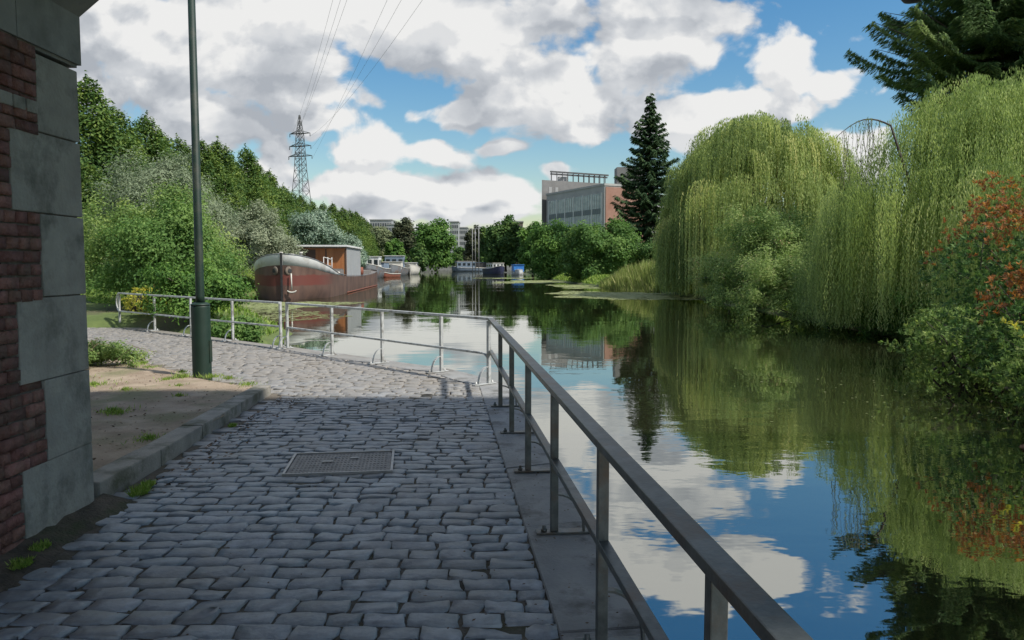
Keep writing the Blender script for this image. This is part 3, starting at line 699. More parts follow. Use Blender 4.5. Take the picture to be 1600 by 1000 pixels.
# ------------------------------------------------------------------ bridge
def build_bridge():
    t = empty('road_bridge', (-3, 0, 0)); o = t.location
    tag(t, 'old road bridge overhead with brick abutment and pale stone corner blocks', 'bridge')
    WX = -2.92; YC = 5.27
    zs = [-.3, .98, 1.5, 2.02, 2.52, 3.0]
    rows = [(-.3, .47, 4.51), (.47, .98, 4.76), (.98, 1.5, 4.53), (1.5, 2.02, 4.79), (2.02, 2.52, 4.53), (2.52, 3.0, 4.81)]
    for i, (z0, z1, yl) in enumerate(rows):
        m = MB(); dx = random.uniform(-.004, .004)
        m.box((WX - .45 + dx - o.x, (yl + YC) / 2, (z0 + z1) / 2), (.90, YC - yl - .004, z1 - z0 - (.008 if i not in (0, 1) else .002)), bevel=.007)
        m.build('quoin', M['quoin'], t)
    # quoins seen past the corner (front face)
    # brickwork: one mesh of individual bricks over a mortar bed
    rng = np.random.default_rng(11); V = []; Q = []; T = []; base = 0
    cube = np.array([(x, y, z) for x in (-.5, .5) for y in (-.5, .5) for z in (-.5, .5)], float)
    cq = np.array([(0, 1, 3, 2), (4, 6, 7, 5), (0, 4, 5, 1), (2, 3, 7, 6), (0, 2, 6, 4), (1, 5, 7, 3)])
    z = 0.0; r = 0
    while z < 2.98:
        h = .068; gapz = .010
        ylim = [q for q in rows if q[0] <= z + h / 2 < q[1]][0][2] - .008
        y = ylim; k = 0
        if abs(z - 2.15) < .05 or abs(z - 2.23) < .05: sh = True
        while y > -3:
            w = .215 if (r % 2 == 0) else .102
            if k == 0 and r % 2 == 0 and r % 4 == 2: w = .16
            y0 = y - w
            dx = rng.normal(0, .004)
            if rng.random() < .06: dx -= .012
            c = cube * [.06, w - .006, h - .003] + rng.normal(0, .0022, (8, 3)) + [WX - .030 + dx + .002 - o.x, (y + y0) / 2, z + h / 2]
            V.append(c); Q.append(cq + base); base += 8
            tv = np.clip(rng.normal(.45, .25), 0, 1); T.append(np.full(6, tv))
            y = y0 - .010; k += 1
        z += h + gapz; r += 1
    link('brickwork', np_mesh('brickwork', np.concatenate(V), np.concatenate(Q), False, np.concatenate(T)), M['brick'], t)
    for k, yy in enumerate((4.74, 4.62, 4.50)):
        m = MB(); m.box((WX - .012 - o.x, yy, 2.66), (.05, .105, .075), bevel=.006); m.build('pale_brick', M['quoin'], t)
    m = MB(); m.box((WX - .47 - o.x, 4.83, 1.38), (.90, .80, 3.24)); m.build('joint_filling', M['mortar'], t)
    m = MB(); m.box((WX - .52 - o.x, .75, 1.34), (.97, 8.1, 3.28)); m.box((-7.2 - o.x, .75, 1.34), (6.5, 8.6, 3.3)); m.build('wall_core', M['mortar'], t)
    # concrete course above the stones with the haunch that carries the deck
    m = MB()
    prof = [(-12, 3.02), (WX + .015, 3.02), (WX + .015, 3.36), (-1.2, 4.75), (-.2, 5.1), (-.2, 5.3), (-12, 5.3)]
    for (y0, y1) in ((4.62, YC + .02), (-.1, 4.612)):
        A = [m.bm.verts.new((x - o.x, y0, z)) for x, z in prof]; B = [m.bm.verts.new((x - o.x, y1, z)) for x, z in prof]
        n = len(prof); m.bm.faces.new(A); m.bm.faces.new(B[::-1])
        for k in range(n): m.bm.faces.new((A[k], B[k], B[(k + 1) % n], A[(k + 1) % n]))
    es = [e for e in m.bm.edges if all(abs(v.co.z - 3.02) < .01 for v in e.verts)]
    bmesh.ops.bevel(m.bm, geom=es, offset=.02, segments=2, affect='EDGES')
    m.build('haunch', M['concrete_dark'], t)
    m = MB(); m.box((4 - o.x, 3.7, 5.62), (34, 7.6, .62)); m.box((4 - o.x, 7.33, 6.1), (34, .3, .35)); m.build('deck', M['concrete_dark'], t)
    # far abutment on the other bank
    m = MB(); m.box((16 - o.x, 2, 2.3), (4, 7, 6.0)); m.build('far_abutment', M['concrete_dark'], t)
build_bridge()
def hanging_lamp():
    p = at(1426, -9, 7.2)
    t = empty('hanging_lamp', (p.x, p.y, p.z)); tag(t, 'small dark round lamp hanging from the bridge at the top edge of the view', 'lamp')
    m = MB(); m.lathe((0, 0, 0), [(.02, -.075), (.075, -.062), (.10, -.03), (.10, .02), (.03, .09)], 20); m.build('lamp_shade', M['black'], t)
    m = MB(); m.tube([(0, 0, .08), (0, 0, 5.31 - p.z)], .012, 8); m.build('stem', M['black'], t)
hanging_lamp()

# ------------------------------------------------------------------ foliage generators
def leaves_in_clumps(rng, cl, n, L, W, out_c=None, droop=0.0, shell=.55, tvar=.18, flat=.8):
    """cl (k,4) clump centres and radii; n leaves each (scaled by radius squared)"""
    k = len(cl); rr = cl[:, 3]; cnt = np.maximum(4, (n * (rr / rr.mean()) ** 2)).astype(int)
    idx = np.repeat(np.arange(k), cnt); N_ = len(idx)
    d = unit(rng.normal(size=(N_, 3))); rad = rr[idx] * (shell + (1 - shell) * rng.random(N_)) * (1 + .18 * rng.normal(size=N_))
    P = cl[idx, :3] + d * rad[:, None] * np.array([1, 1, flat])
    P[:, 2] -= droop * rad * rng.random(N_)
    c0 = cl[:, :3].mean(0) if out_c is None else np.asarray(out_c)
    nrm = unit(unit(P - c0) * .5 + d * .7 + np.array([0, 0, .5]) + rng.normal(size=(N_, 3)) * .55)
    a = unit(np.cross(nrm, rng.normal(size=(N_, 3)))); b = np.cross(nrm, a)
    a[:, 2] -= droop; a = unit(a)
    l = L * (.6 + .8 * rng.random(N_)); w = W * (.6 + .8 * rng.random(N_))
    V, Q = rhombs(P, a, b, l, w)
    ct = np.clip(rng.normal(.5, tvar, k), 0, 1)
    T = np.clip(ct[idx] + rng.normal(0, .17, N_), 0, 1)
    return V, Q, T

def crown_clumps(rng, n, rx, ry, rz, zc, rc, power=.4, bottom=-.75, rough=.16):
    d = unit(rng.normal(size=(n * 3, 3))); d = d[d[:, 2] > bottom][:n]
    lump = 1 + rough * (np.sin(d[:, 0] * 5 + 1.3) * np.sin(d[:, 1] * 4 + .4) + np.sin(d[:, 2] * 6 + d[:, 0] * 3))
    r = rng.random(len(d)) ** power
    P = d * (r * lump)[:, None] * np.array([rx, ry, rz]); P[:, 2] += zc
    return np.concatenate([P, (rc * (.65 + .7 * rng.random(len(d))))[:, None]], 1)

def trunk_mesh(cl, h_trunk, r0, base=-.3, n=9, rng=None, lean=(0, 0)):
    m = MB(); top = Vector((lean[0], lean[1], h_trunk))
    m.tube([(0, 0, base), (lean[0] * .2, lean[1] * .2, h_trunk * .3), (lean[0] * .6, lean[1] * .6, h_trunk * .7), top], [r0 * 1.35, r0, r0 * .85, r0 * .55], 10)
    ids = rng.choice(len(cl), min(n, len(cl)), replace=False)
    for i in ids:
        c = Vector(cl[i, :3]); s = Vector((lean[0] * .7, lean[1] * .7, h_trunk * (.55 + .4 * rng.random())))
        if c.z < s.z + .1: s.z = max(.3, c.z * .6)
        mid = (s + c) / 2 + Vector((0, 0, .12 * (c - s).length))
        m.tube([s, mid, c], [r0 * .45, r0 * .28, r0 * .10], 6)
    return m

def tree(name, label, x, y, rx, ry, h, crown_bottom, leaf, nc, nl, L, W, cat='tree', group=None, seed=1, z=None, r0=None, rc=None, droop=0, power=.45, rough=.16, limbs=9, shell=.55, tvar=.18, extra=None, flat=.85, bottom=-.75):
    rng = np.random.default_rng(seed); z = h1(x, y) if z is None else z
    t = empty(name, (x, y, z)); tag(t, label, cat, group)
    rz = (h - crown_bottom) / 2; zc = (h + crown_bottom) / 2
    rc = rc or .28 * min(rx, rz)
    cl = crown_clumps(rng, nc, rx - rc * .6, ry - rc * .6, rz - rc * .6, zc, rc, power, bottom, rough)
    if extra is not None: cl = np.concatenate([cl, np.array(extra, float)])
    V, Q, T = leaves_in_clumps(rng, cl, nl, L, W, (0, 0, zc * .8), droop, shell, tvar, flat)
    r0 = r0 or h * .022
    trunk_mesh(cl, max(.4, crown_bottom + rz * .7), r0, rng=rng, n=limbs).build('trunk' if cat == 'tree' else 'stem', M['bark'], t)
    link('crown' if cat == 'tree' else 'foliage', np_mesh('crown', V, Q, False, T), leaf, t)
    return t

def copy_tree(o, loc, rz, sc, label, group=None):
    c = o.copy(); COL.objects.link(c); c.location = loc; c.rotation_euler = (0, 0, rz); c.scale = sc
    c['label'] = label
    if group: c['group'] = group
    for ch in o.children:
        d = ch.copy(); COL.objects.link(d); d.parent = c
    return c

# ---- weeping willow
def willow(name, label, x, y, R_, H_, leaf, nb, ns, spacing, L, W, seed, squash=1.0, fall=(2.0, 5.0), floor=WZ + .25, spread=.34, topk=1.0):
    rng = np.random.default_rng(seed); z0 = h1(x, y); t = empty(name, (x, y, z0)); tag(t, label, 'tree')
    fz = floor - z0
    C = []; Dd = []; Tn = []
    m = MB(); ht = H_ * .45
    m.tube([(0, 0, -.4), (.15, 0, ht * .5), (.1, .1, ht), (0, 0, H_ * .7)], [R_ * .085, R_ * .07, R_ * .055, R_ * .02], 12)
    U = []
    for i in range(nb):
        # boughs spread over a lumpy dome; every bough is a short arch that many strands spill from
        az = rng.uniform(0, 2 * math.pi); q = rng.random() ** .58
        lob = 1 + .10 * math.sin(3 * az + seed) + .06 * math.sin(7 * az + 2 * seed)
        if i % 5 < 2:       # low skirt reaching the water or the ground
            q = rng.uniform(.74, 1.02); zt = H_ * rng.uniform(.24, .60); fl = zt + 1
        else:
            zt = H_ * (.34 + .66 * math.sqrt(max(0, 1 - q ** 2.4))) * (1 + .05 * math.sin(5 * az + 1.7 * seed) * q) - rng.random() ** 2 * H_ * .16; fl = rng.uniform(*fall)
        rr = R_ * q * lob * (1 if i % 5 < 2 else topk); ax, ay = rr * math.cos(az), rr * math.sin(az) * squash
        if i % 14 == 0 and q < .7:
            mid = Vector((ax * .5, ay * .5, zt * .8)); m.tube([(0, 0, ht * (.5 + .4 * rng.random())), mid, (ax, ay, zt - .2)], [R_ * .022, R_ * .013, R_ * .004], 5)
        tl = np.clip(rng.normal(.5, .22), 0, 1); th = az + rng.normal(0, .7); od = np.array([math.cos(th), math.sin(th)]); tg = np.array([-od[1], od[0]])
        wdt = spread * rng.uniform(1.2, 2.6)
        for s in range(ns):
            w = rng.uniform(-1, 1); k = rng.random()
            px = ax + tg[0] * w * wdt + od[0] * k * spread * 1.6 + rng.normal(0, spread * .15); py = ay + tg[1] * w * wdt + od[1] * k * spread * 1.6 + rng.normal(0, spread * .15)
            pz = zt - w * w * spread * .9 - k * k * spread * 1.1
            ln = fl * (1 - .35 * w * w) * rng.uniform(.65, 1.1); ln = min(ln, pz - fz - rng.random() ** 2 * .9)
            if ln < .35: continue
            n = max(3, int(ln / spacing)); u = np.linspace(0, 1, n); d_ = u * ln
            outw = spread * .8 * (1 - np.exp(-d_ / .35)); ph = rng.uniform(0, 6.28); wv = .02 * np.sin(d_ * 1.5 + ph)
            X = px + od[0] * outw + wv; Y = py + od[1] * outw + wv * .6; Z = pz - d_ + .10 * np.exp(-((d_ - .15) / .15) ** 2)
            C.append(np.stack([X, Y, Z], 1)); U.append(np.exp(-d_ / .4))
            Tn.append(np.clip(tl + rng.normal(0, .09) + rng.normal(0, .06, n), 0, 1))
    U = np.concatenate(U)
    C = np.concatenate(C); T = np.concatenate(Tn); N_ = len(C)
    C += rng.normal(0, .022, C.shape)
    D = unit(np.stack([rng.normal(0, .22, N_), rng.normal(0, .22, N_), -np.ones(N_)], 1))
    # blades mostly face outwards and skyward
    nr = unit(np.stack([C[:, 0] / R_, C[:, 1] / R_, np.full(N_, .30)], 1) * 1.0 + np.stack([0 * U, 0 * U, 1.1 * U], 1) + rng.normal(size=(N_, 3)) * .38)
    S = unit(np.cross(D, nr))
    V, Q = rhombs(C, D, S, L * (.7 + .6 * rng.random(N_)), W * (.7 + .6 * rng.random(N_)))
    m.build('trunk', M['bark'], t)
    link('crown', np_mesh('crown', V, Q, False, T), leaf, t)
    return t

# ---- spruce
def spruce(name, label, x, y, H_, R_, leaf, seed, step, L, W, per_m=14, z=None, bare=.5, upk=.25, lo=0.02, twig=.9):
    rng = np.random.default_rng(seed); z0 = h1(x, y) if z is None else z; t = empty(name, (x, y, z0)); tag(t, label, 'tree')
    m = MB(); m.tube([(0, 0, -.4), (0, 0, H_ * .5), (0, 0, H_)], [H_ * .014, H_ * .008, .02], 9)
    P = []; Dn = []; T = []
    zc = bare
    while zc < H_ - .2:
        f = zc / H_
        reach = R_ * (1 - f) ** .86 * (1 + .10 * math.sin(zc * 2.3 + seed)) + .18
        nbr = 5 if f > .85 else 7 + int(2 * rng.random())
        a0 = rng.uniform(0, 6.28)
        for k in range(nbr):
            az = a0 + k * 2 * math.pi / nbr + rng.normal(0, .2); ln = reach * rng.uniform(.62, 1.12)
            if rng.random() < .08: ln *= .5
            n = max(4, int(ln / .22)); u = np.linspace(.06, 1, n); r = u * ln
            zz = zc + rng.normal(0, step * .25) - .34 * ln * u + (.34 + upk) * ln * u ** 3 * .62   # sags, then lifts at the tip
            X = r * math.cos(az); Y = r * math.sin(az)
            if k % 2 == 0: m.tube([(0, 0, zc), (X[n // 2], Y[n // 2], zz[n // 2]), (X[-1], Y[-1], zz[-1])], [.028 + .01 * ln, .02 + .004 * ln, .01], 4)
            tl = np.clip(rng.normal(.45, .16), 0, 1)
            cnt = int(per_m * ln) + 4
            ui = rng.random(cnt) ** .75; xi = np.interp(ui, u, X); yi = np.interp(ui, u, Y); zi = np.interp(ui, u, zz)
            side = rng.choice([-1, 1], cnt); sl_ = (1 - ui * .65) * min(1.0, .42 * ln) * rng.random(cnt) * twig
            sxn, syn = -math.sin(az), math.cos(az)
            fwd = sl_ * .5
            px = xi + sxn * side * sl_ + math.cos(az) * fwd; py = yi + syn * side * sl_ + math.sin(az) * fwd
            pz = zi - .30 * sl_ - rng.random(cnt) * .10 * twig
            P.append(np.stack([px, py, pz], 1))
            dd = np.stack([sxn * side * .6 + math.cos(az) * .7 + rng.normal(0, .25, cnt), syn * side * .6 + math.sin(az) * .7 + rng.normal(0, .25, cnt), -.35 - .5 * rng.random(cnt)], 1)
            Dn.append(unit(dd)); T.append(np.clip(tl + rng.normal(0, .18, cnt) + .25 * (ui - .5), 0, 1))
        zc += step * (1.15 - .45 * f) * rng.uniform(.85, 1.15)
    P = np.concatenate(P); D = np.concatenate(Dn); T = np.concatenate(T); N_ = len(P)
    nr = unit(np.stack([rng.normal(0, .5, N_), rng.normal(0, .5, N_), np.ones(N_)], 1)); S = unit(np.cross(D, nr))
    V, Q = rhombs(P, D, S, L * (.6 + .8 * rng.random(N_)), W * (.7 + .6 * rng.random(N_)))
    m.build('trunk', M['bark'], t); link('crown', np_mesh('crown', V, Q, False, T), leaf, t)
    return t

# ---- pointed trees of the long row
def row_tree(name, label, x, y, R_, H_, leaf, seed, nc=230, nl=120, L=.34, W=.2):
    rng = np.random.default_rng(seed); z0 = h1(x, y); t = empty(name, (x, y, z0)); tag(t, label, 'tree')
    f = rng.random(nc) ** 1.15; az = rng.uniform(0, 6.28, nc)
    rad = R_ * (1 - f) ** .70 * (1 + .12 * np.sin(az * 3 + seed) + .08 * np.sin(az * 5 + f * 9)) * np.sqrt(rng.uniform(.25, 1, nc))
    z = .9 + f * (H_ - 1.0)
    rc = (.30 * R_) * (1 - f) ** .45 * (.6 + .6 * rng.random(nc)) + .16
    cl = np.stack([rad * np.cos(az), rad * np.sin(az), z, rc], 1)
    # leading shoots give the ragged pointed tops
    ex = [(rng.normal(0, .1), rng.normal(0, .1), H_ - .1 + .35 * k, .26 - .05 * k) for k in range(3)]
    for _ in range(7):
        a = rng.uniform(0, 6.28); ff = rng.uniform(.45, .85); q = R_ * (1 - ff) ** .62 * .8
        for k in range(3): ex.append((q * math.cos(a), q * math.sin(a), .9 + ff * (H_ - 1) + .5 + .42 * k, .34 - .08 * k))
    cl = np.concatenate([cl, np.array(ex)])
    V, Q, T = leaves_in_clumps(rng, cl, nl, L, W, (0, 0, H_ * .3), 0, .45, .2, 1.25)
    trunk_mesh(cl, H_ * .6, .2, rng=rng, n=8).build('trunk', M['bark'], t)
    link('crown', np_mesh('crown', V, Q, False, T), leaf, t)
    return t

# ------------------------------------------------------------------ right bank
willow('weeping_willow', 'big rounded pale green weeping willow on the right bank beside the dark spruce', 16.75, 53.5, 6.2, 11.4, LV['willow'], 520, 32, .12, .19, .060, 21, squash=1.0, fall=(1.4, 3.8), spread=.50)
willow('weeping_willow', 'nearest weeping willow, its long strands touching the water behind the red tipped shrub', 15.3, 24.6, 4.7, 7.3, LV['willow_near'], 430, 32, .075, .11, .026, 5, squash=.95, fall=(1.4, 4.2), spread=.34, topk=.84)

def arched_branch():
    # bare drooping twigs seen against the sky between the two willows
    rng = np.random.default_rng(9); a = at(1392, 196, 23.5); e = at(1306, 215, 23.5)
    t = empty('willow_branch', (a.x, a.y, 0)); tag(t, 'thin arching willow branch with nearly bare hanging twigs against the sky between two willows', 'branch')
    m = MB(); pts = []
    for i in range(9):
        u = i / 8; p = a.lerp(e, u); p.z += .35 * math.sin(math.pi * u) ; pts.append(p - Vector((a.x, a.y, 0)))
    m.tube(pts, [.03 - .022 * i / 8 for i in range(9)], 5)
    b = a - Vector((a.x, a.y, 0)) + Vector((.8, .4, -1.6)); m.tube([pts[0], b, b + Vector((.9, .6, -2.5))], [.03, .05, .07], 5)
    C = []
    for k in range(26):
        u = rng.uniform(.25, 1.0); i = int(u * 8); p = pts[min(i, 8)] + Vector((rng.normal(0, .05), rng.normal(0, .12), 0)); ln = rng.uniform(.9, 2.1)
        q = [p + Vector((.05 * math.sin(j * 1.3 + k), .03 * math.cos(j + k), -ln * j / 5)) for j in range(6)]
        m.tube(q, .006, 3)
        n = int(ln / .05); uu = np.linspace(0, 1, n)
        C.append(np.stack([np.interp(uu * 5, range(6), [v.x for v in q]), np.interp(uu * 5, range(6), [v.y for v in q]), np.interp(uu * 5, range(6), [v.z for v in q])], 1)[rng.random(n) < .55])
    m.build('twigs', M['bark'], t)
    C = np.concatenate(C); n = len(C); C += rng.normal(0, .018, C.shape)
    D = unit(np.stack([rng.normal(0, .5, n), rng.normal(0, .5, n), -np.ones(n)], 1)); S = unit(np.cross(D, rng.normal(size=(n, 3))))
    V, Q = rhombs(C, D, S, np.full(n, .10), np.full(n, .022))
    link('leaves', np_mesh('leaves', V, Q, False, np.clip(rng.normal(.3, .2, n), 0, 1)), LV['willow_near'], t)
arched_branch()

spruce('spruce', 'tall dark narrow spruce standing alone between the building and the large willow', 19.5, 110, 24.8 , 7.8, LV['spruce'], 4, .60, .62, .15, per_m=52, bare=.6)
spruce('conifer', 'huge dark conifer towering above the nearest willow at the upper right edge', 22.9, 37.0, 26, 8.3, LV['conifer'], 8, .38, .30, .055, per_m=300, bare=8.6, upk=.30, twig=1.25)

tree('leafy_tree', 'bright green spreading tree by the water, left of the spruce and below the brick building', 10.6, 92, 4.9, 4.4, 6.9, -1.6, LV['bright'], 200, 240, .30, .20, seed=31, rc=1.0, r0=.14)
tree('leafy_tree', 'rounded mid green tree by the water, immediately left of the bright green spreading tree', 6.9, 118, 4.4, 4.4, 8.4, -1.6, LV['mid'], 180, 200, .36, .24, seed=32, rc=1.2, r0=.16)
tree('leafy_tree', 'small yellow green tree squeezed between the dark spruce and the large willow', 17.6, 74, 3.0, 3.0, 10.6, .5, LV['willow'], 110, 200, .28, .14, seed=33, rc=.8)
tree('leafy_tree', 'green broadleaf tree behind the nearest willow at the right edge', 21.0, 28.0, 3.2, 3.2, 7.2, 1.5, LV['bright'], 110, 260, .15, .09, seed=34, rc=.75)
tree('dark_shrub', 'dark low shrub at the foot of the tall spruce', 16.4, 90, 2.3, 2.3, 3.6, -.3, LV['dark'], 50, 160, .26, .16, cat='shrub', seed=35, rc=.7)

def bush(name, label, x, y, rx, ry, h, leaf, nc, nl, L, W, seed, z=None, rc=None, droop=.1, group=None, **k):
    return tree(name, label, x, y, rx, ry, h, -.25, leaf, nc, nl, L, W, cat='shrub', group=group, seed=seed, z=z, r0=.05 + .01 * h, rc=rc, droop=droop, bottom=-.55, rough=.30, **k)
bush('sage_bush', 'large sage green bush overhanging the water between the two willows', 13.2, 37.5, 3.6, 3.0, 4.7, LV['sage'], 190, 250, .13, .05, 41, rc=.62, shell=.3)
bush('sage_bush', 'low tangled green bush with brown twigs at the waterline below the sage green bush', 11.9, 32.5, 2.6, 2.6, 3.4, LV['sage'], 170, 220, .12, .045, 42, rc=.5, z=-.75, shell=.3)
bush('sage_bush', 'rounded green bush half behind the left edge of the nearest willow', 14.1, 31.0, 2.2, 2.2, 4.3, LV['bush'], 110, 240, .12, .05, 43, rc=.55, shell=.3)
bush('sage_bush', 'small grey green bush at the water beneath the hanging strands of the large willow', 12.9, 45.5, 2.3, 2.0, 2.9, LV['sage'], 80, 200, .15, .055, 44, rc=.5, shell=.3)

def twigs(name, label, cx, cy, n, rad, h, seed, out=(-1, 0)):
    rng = np.random.default_rng(seed); z = h1(cx, cy); t = MB()
    for i in range(n):
        a = rng.uniform(-1.3, 1.3) + math.atan2(out[1], out[0]); ln = rad * rng.uniform(.5, 1.1); s = Vector((rng.normal(0, rad * .35), rng.normal(0, rad * .6), -.2))
        d = Vector((math.cos(a), math.sin(a), 0)); e = s + d * ln + Vector((0, 0, rng.uniform(-.3, .6) * h)); mid = (s + e) / 2 + Vector((0, 0, h * rng.uniform(.2, .7)))
        t.tube([s, mid, e], [.014, .009, .003], 3)
    tag(t.build(name, M['dry_twig'], None, (cx, cy, z)), label, 'dead twigs')
bush('sage_bush', 'small dense olive bush dipping into the water left of the nearest willow', 11.7, 28.4, 1.5, 2.2, 2.4, LV['bush'], 90, 230, .10, .045, 45, rc=.42, shell=.3, z=-.75)
bush('sage_bush', 'low spreading grey green bush at the waterline left of the tangled one', 12.0, 38.5, 2.2, 2.8, 2.9, LV['sage'], 110, 220, .13, .05, 46, rc=.5, shell=.3, z=-.75)
bush('green_shrub', 'low leafy shrub at the waterline between the nearest willow and the red tipped shrub', 11.7, 19.4, 1.3, 1.6, 1.6, LV['bush'], 90, 240, .09, .042, 47, rc=.42, shell=.3, z=-.75)
bush('green_shrub', 'low dark shrub in the shade under the front of the nearest willow', 12.3, 24.2, 1.5, 2.6, 1.9, LV['mid'], 80, 230, .10, .045, 48, rc=.42, shell=.3, z=-.75)
twigs('dead_twigs', 'tangle of dead brown twigs at the waterline under the sage green bushes', 10.9, 31.5, 260, 1.7, .8, 4)
twigs('dead_twigs', 'few pale bare stems reaching over the water from the shrub at the right edge', 7.9, 11.6, 26, .7, .7, 6)

def photinia(name, label, x, y, rx, ry, h, seed, n_w, redf, L=.085, W=.034, z=None, leafm='photinia', redm='photinia_red'):
    """whorls of large leaves at shoot tips over a rounded bush, the topmost and outermost ones reddish"""
    rng = np.random.default_rng(seed); z0 = h1(x, y) if z is None else z; t = empty(name, (x, y, z0)); tag(t, label, 'shrub')
    d = unit(rng.normal(size=(n_w * 2, 3))); d = d[d[:, 2] > -.92][:n_w]; n_w = len(d)
    lump = 1 + .14 * np.sin(d[:, 0] * 6 + seed) * np.sin(d[:, 1] * 5) + .10 * np.sin(d[:, 2] * 9 + d[:, 1] * 4)
    r = rng.random(n_w) ** .32
    P = d * (r * lump)[:, None] * np.array([rx, ry, h * .52]) + [0, 0, h * .46]
    ax = unit(d + [0, 0, .5] + rng.normal(size=(n_w, 3)) * .3)
    k = 11; A = np.repeat(ax, k, 0); C0 = np.repeat(P, k, 0)
    u = unit(np.cross(A, rng.normal(size=A.shape))); spread = rng.uniform(.45, 1.25, len(A))[:, None]
    D = unit(A * .6 + u * spread); 
    l = L * rng.uniform(.6, 1.25, len(A)); C = C0 + D * (l * .6)[:, None] - A * rng.uniform(0, .06, len(A))[:, None]
    S = unit(np.cross(D, A)); w = W * (.7 + .6 * rng.random(len(A)))
    score = 1.25 * P[:, 2] / h + .45 * r + rng.normal(0, .07, n_w) + .22 * np.sin(P[:, 0] * 3.4 + seed) * np.sin(P[:, 1] * 3.1 + P[:, 2] * 2.6) 
    red = score > np.quantile(score, 1 - redf); redl = np.repeat(red, k)
    wt = np.clip(rng.normal(.45, .2, n_w), 0, 1); T = np.clip(np.repeat(wt, k) + rng.normal(0, .14, len(A)), 0, 1)
    for nm, msk, mt in (('foliage', ~redl, leafm), ('red_foliage', redl, redm)):
        if msk.sum() < 5: continue
        V, Q = rhombs(C[msk], D[msk], S[msk], l[msk], w[msk]); link(nm, np_mesh(nm, V, Q, False, T[msk]), LV[mt], t)
    m = MB()
    hi = np.where(P[:, 2] > .55 * h)[0]
    for i in rng.choice(hi, min(24, len(hi)), replace=False): 
        e = Vector(P[i]); s = Vector((rng.normal(0, .25 * rx), rng.normal(0, .25 * ry), .1)); m.tube([s, (s + e) / 2 + Vector((0, 0, .12 * h)), e], [.022, .012, .004], 4)
    m.build('stems', M['bark'], t)
photinia('photinia_bush', 'tall glossy green shrub with red and orange young leaves on top, at the right edge', 10.65, 15.6, 2.15, 1.8, 4.0, 3, 3000, .23, z=-.4)
photinia('photinia_bush', 'shorter red patched glossy shrub at the extreme right edge, in front of the taller one', 8.95, 12.4, 1.4, 1.3, 2.4, 14, 1700, .22, z=-.45)
photinia('leafy_bush', 'yellow green leafy bush drooping into the water at the right edge, nearest of the shrubs', 7.85, 10.3, 1.2, 1.3, 1.6, 25, 1300, .04, z=-.5, L=.07, W=.03, leafm='bush', redm='yellow')
photinia('leafy_bush', 'low light green leafy bush over the water below the red tipped shrub', 8.9, 14.6, 1.4, 1.3, 1.4, 26, 1000, .0, z=-.5, L=.09, W=.036, leafm='bush')

def reeds(name, label, x, y, rx, ry, h, n, leaf, seed, wid=.03, z=None, cat='reeds', lean=.25, kind=None):
    rng = np.random.default_rng(seed); z0 = h1(x, y) if z is None else z
    q = np.sqrt(rng.random(n)); a = rng.uniform(0, 6.28, n); X = q * rx * np.cos(a); Y = q * ry * np.sin(a)
    Z = hgt(X + x, Y + y) - z0 if z is None else np.zeros(n)
    l = h * rng.uniform(.5, 1.1, n) * (1 - .35 * q); D = unit(np.stack([rng.normal(0, lean, n), rng.normal(0, lean, n), np.ones(n)], 1))
    C = np.stack([X, Y, Z], 1) + D * (l * .48)[:, None]; S = unit(np.cross(D, rng.normal(size=(n, 3))))
    V, Q = rhombs(C, D, S, l, wid * rng.uniform(.6, 1.4, n)); 
    o = link(name, np_mesh(name, V, Q, False, np.clip(rng.normal(.5, .25, n), 0, 1)), leaf, None, (x, y, z0)); tag(o, label, None if kind else cat, kind=kind); 
    if kind is None: o['category'] = cat
    return o
reeds('reed_bed', 'yellow green reeds and grass on the right bank below the spruce', 12.6, 69, 3.2, 6.5, 2.1, 5200, LV['reed'], 51, .09)
reeds('reed_bed', 'short tufted reeds at the waterline left of the large willow', 10.4, 74, 2.0, 4.0, 1.2, 2200, LV['reed'], 52, .08)
bush('green_shrub', 'light green shrub among the reeds left of the large willow', 14.3, 66, 2.2, 2.4, 3.0, LV['willow'], 70, 150, .2, .09, 53, rc=.6)
bush('green_shrub', 'dull green shrub at the water just right of the reeds', 13.3, 58, 1.8, 2.4, 2.2, LV['sage'], 60, 150, .18, .07, 54, rc=.5)

# ------------------------------------------------------------------ left bank
bush('green_bush', 'large light green bush behind the looped end of the railing on the left bank', -12.5, 27.5, 2.8, 2.5, 4.3, LV['bush'], 210, 250, .11, .055, 61, rc=.62, shell=.3)
bush('green_bush', 'deeper green bush on the bank between the lamp post and the rusty barge', -10.8, 24.3, 2.1, 1.8, 3.4, LV['bright'], 150, 260, .11, .055, 62, rc=.55, shell=.3)
bush('green_bush', 'low dark green bush just behind the railing next to the lamp post', -8.4, 20.6, 1.6, 1.1, 1.5, LV['mid'], 80, 220, .09, .05, 63, rc=.36, shell=.3)
bush('green_bush', 'small bright green bush against the middle of the looped railing section', -6.9, 19.3, .8, .8, .85, LV['bright'], 40, 200, .08, .045, 64, rc=.26, shell=.3)
bush('green_bush', 'dull green hedge like bush at the far left beside the bridge pier', -26.5, 43, 4.0, 3.0, 3.2, LV['olive'], 120, 200, .16, .09, 65, rc=.8)
bush('green_bush', 'yellow green bush above the lawn on the far left', -21.5, 36.5, 2.6, 2.6, 3.3, LV['bush'], 120, 200, .13, .065, 66, rc=.6, shell=.3)
photinia('yellow_shrub', 'small yellow leaved shrub at the foot of the railing post near the loop end', -10.2, 21.3, .62, .5, .8, 27, 260, .5, L=.06, W=.03, leafm='yellow', redm='yellow')
photinia('reddish_shrub', 'small shrub with orange red leaves behind the railing left of the lamp post', -9.7, 22.0, .5, .45, 1.15, 28, 200, .55, L=.06, W=.03, leafm='bush')
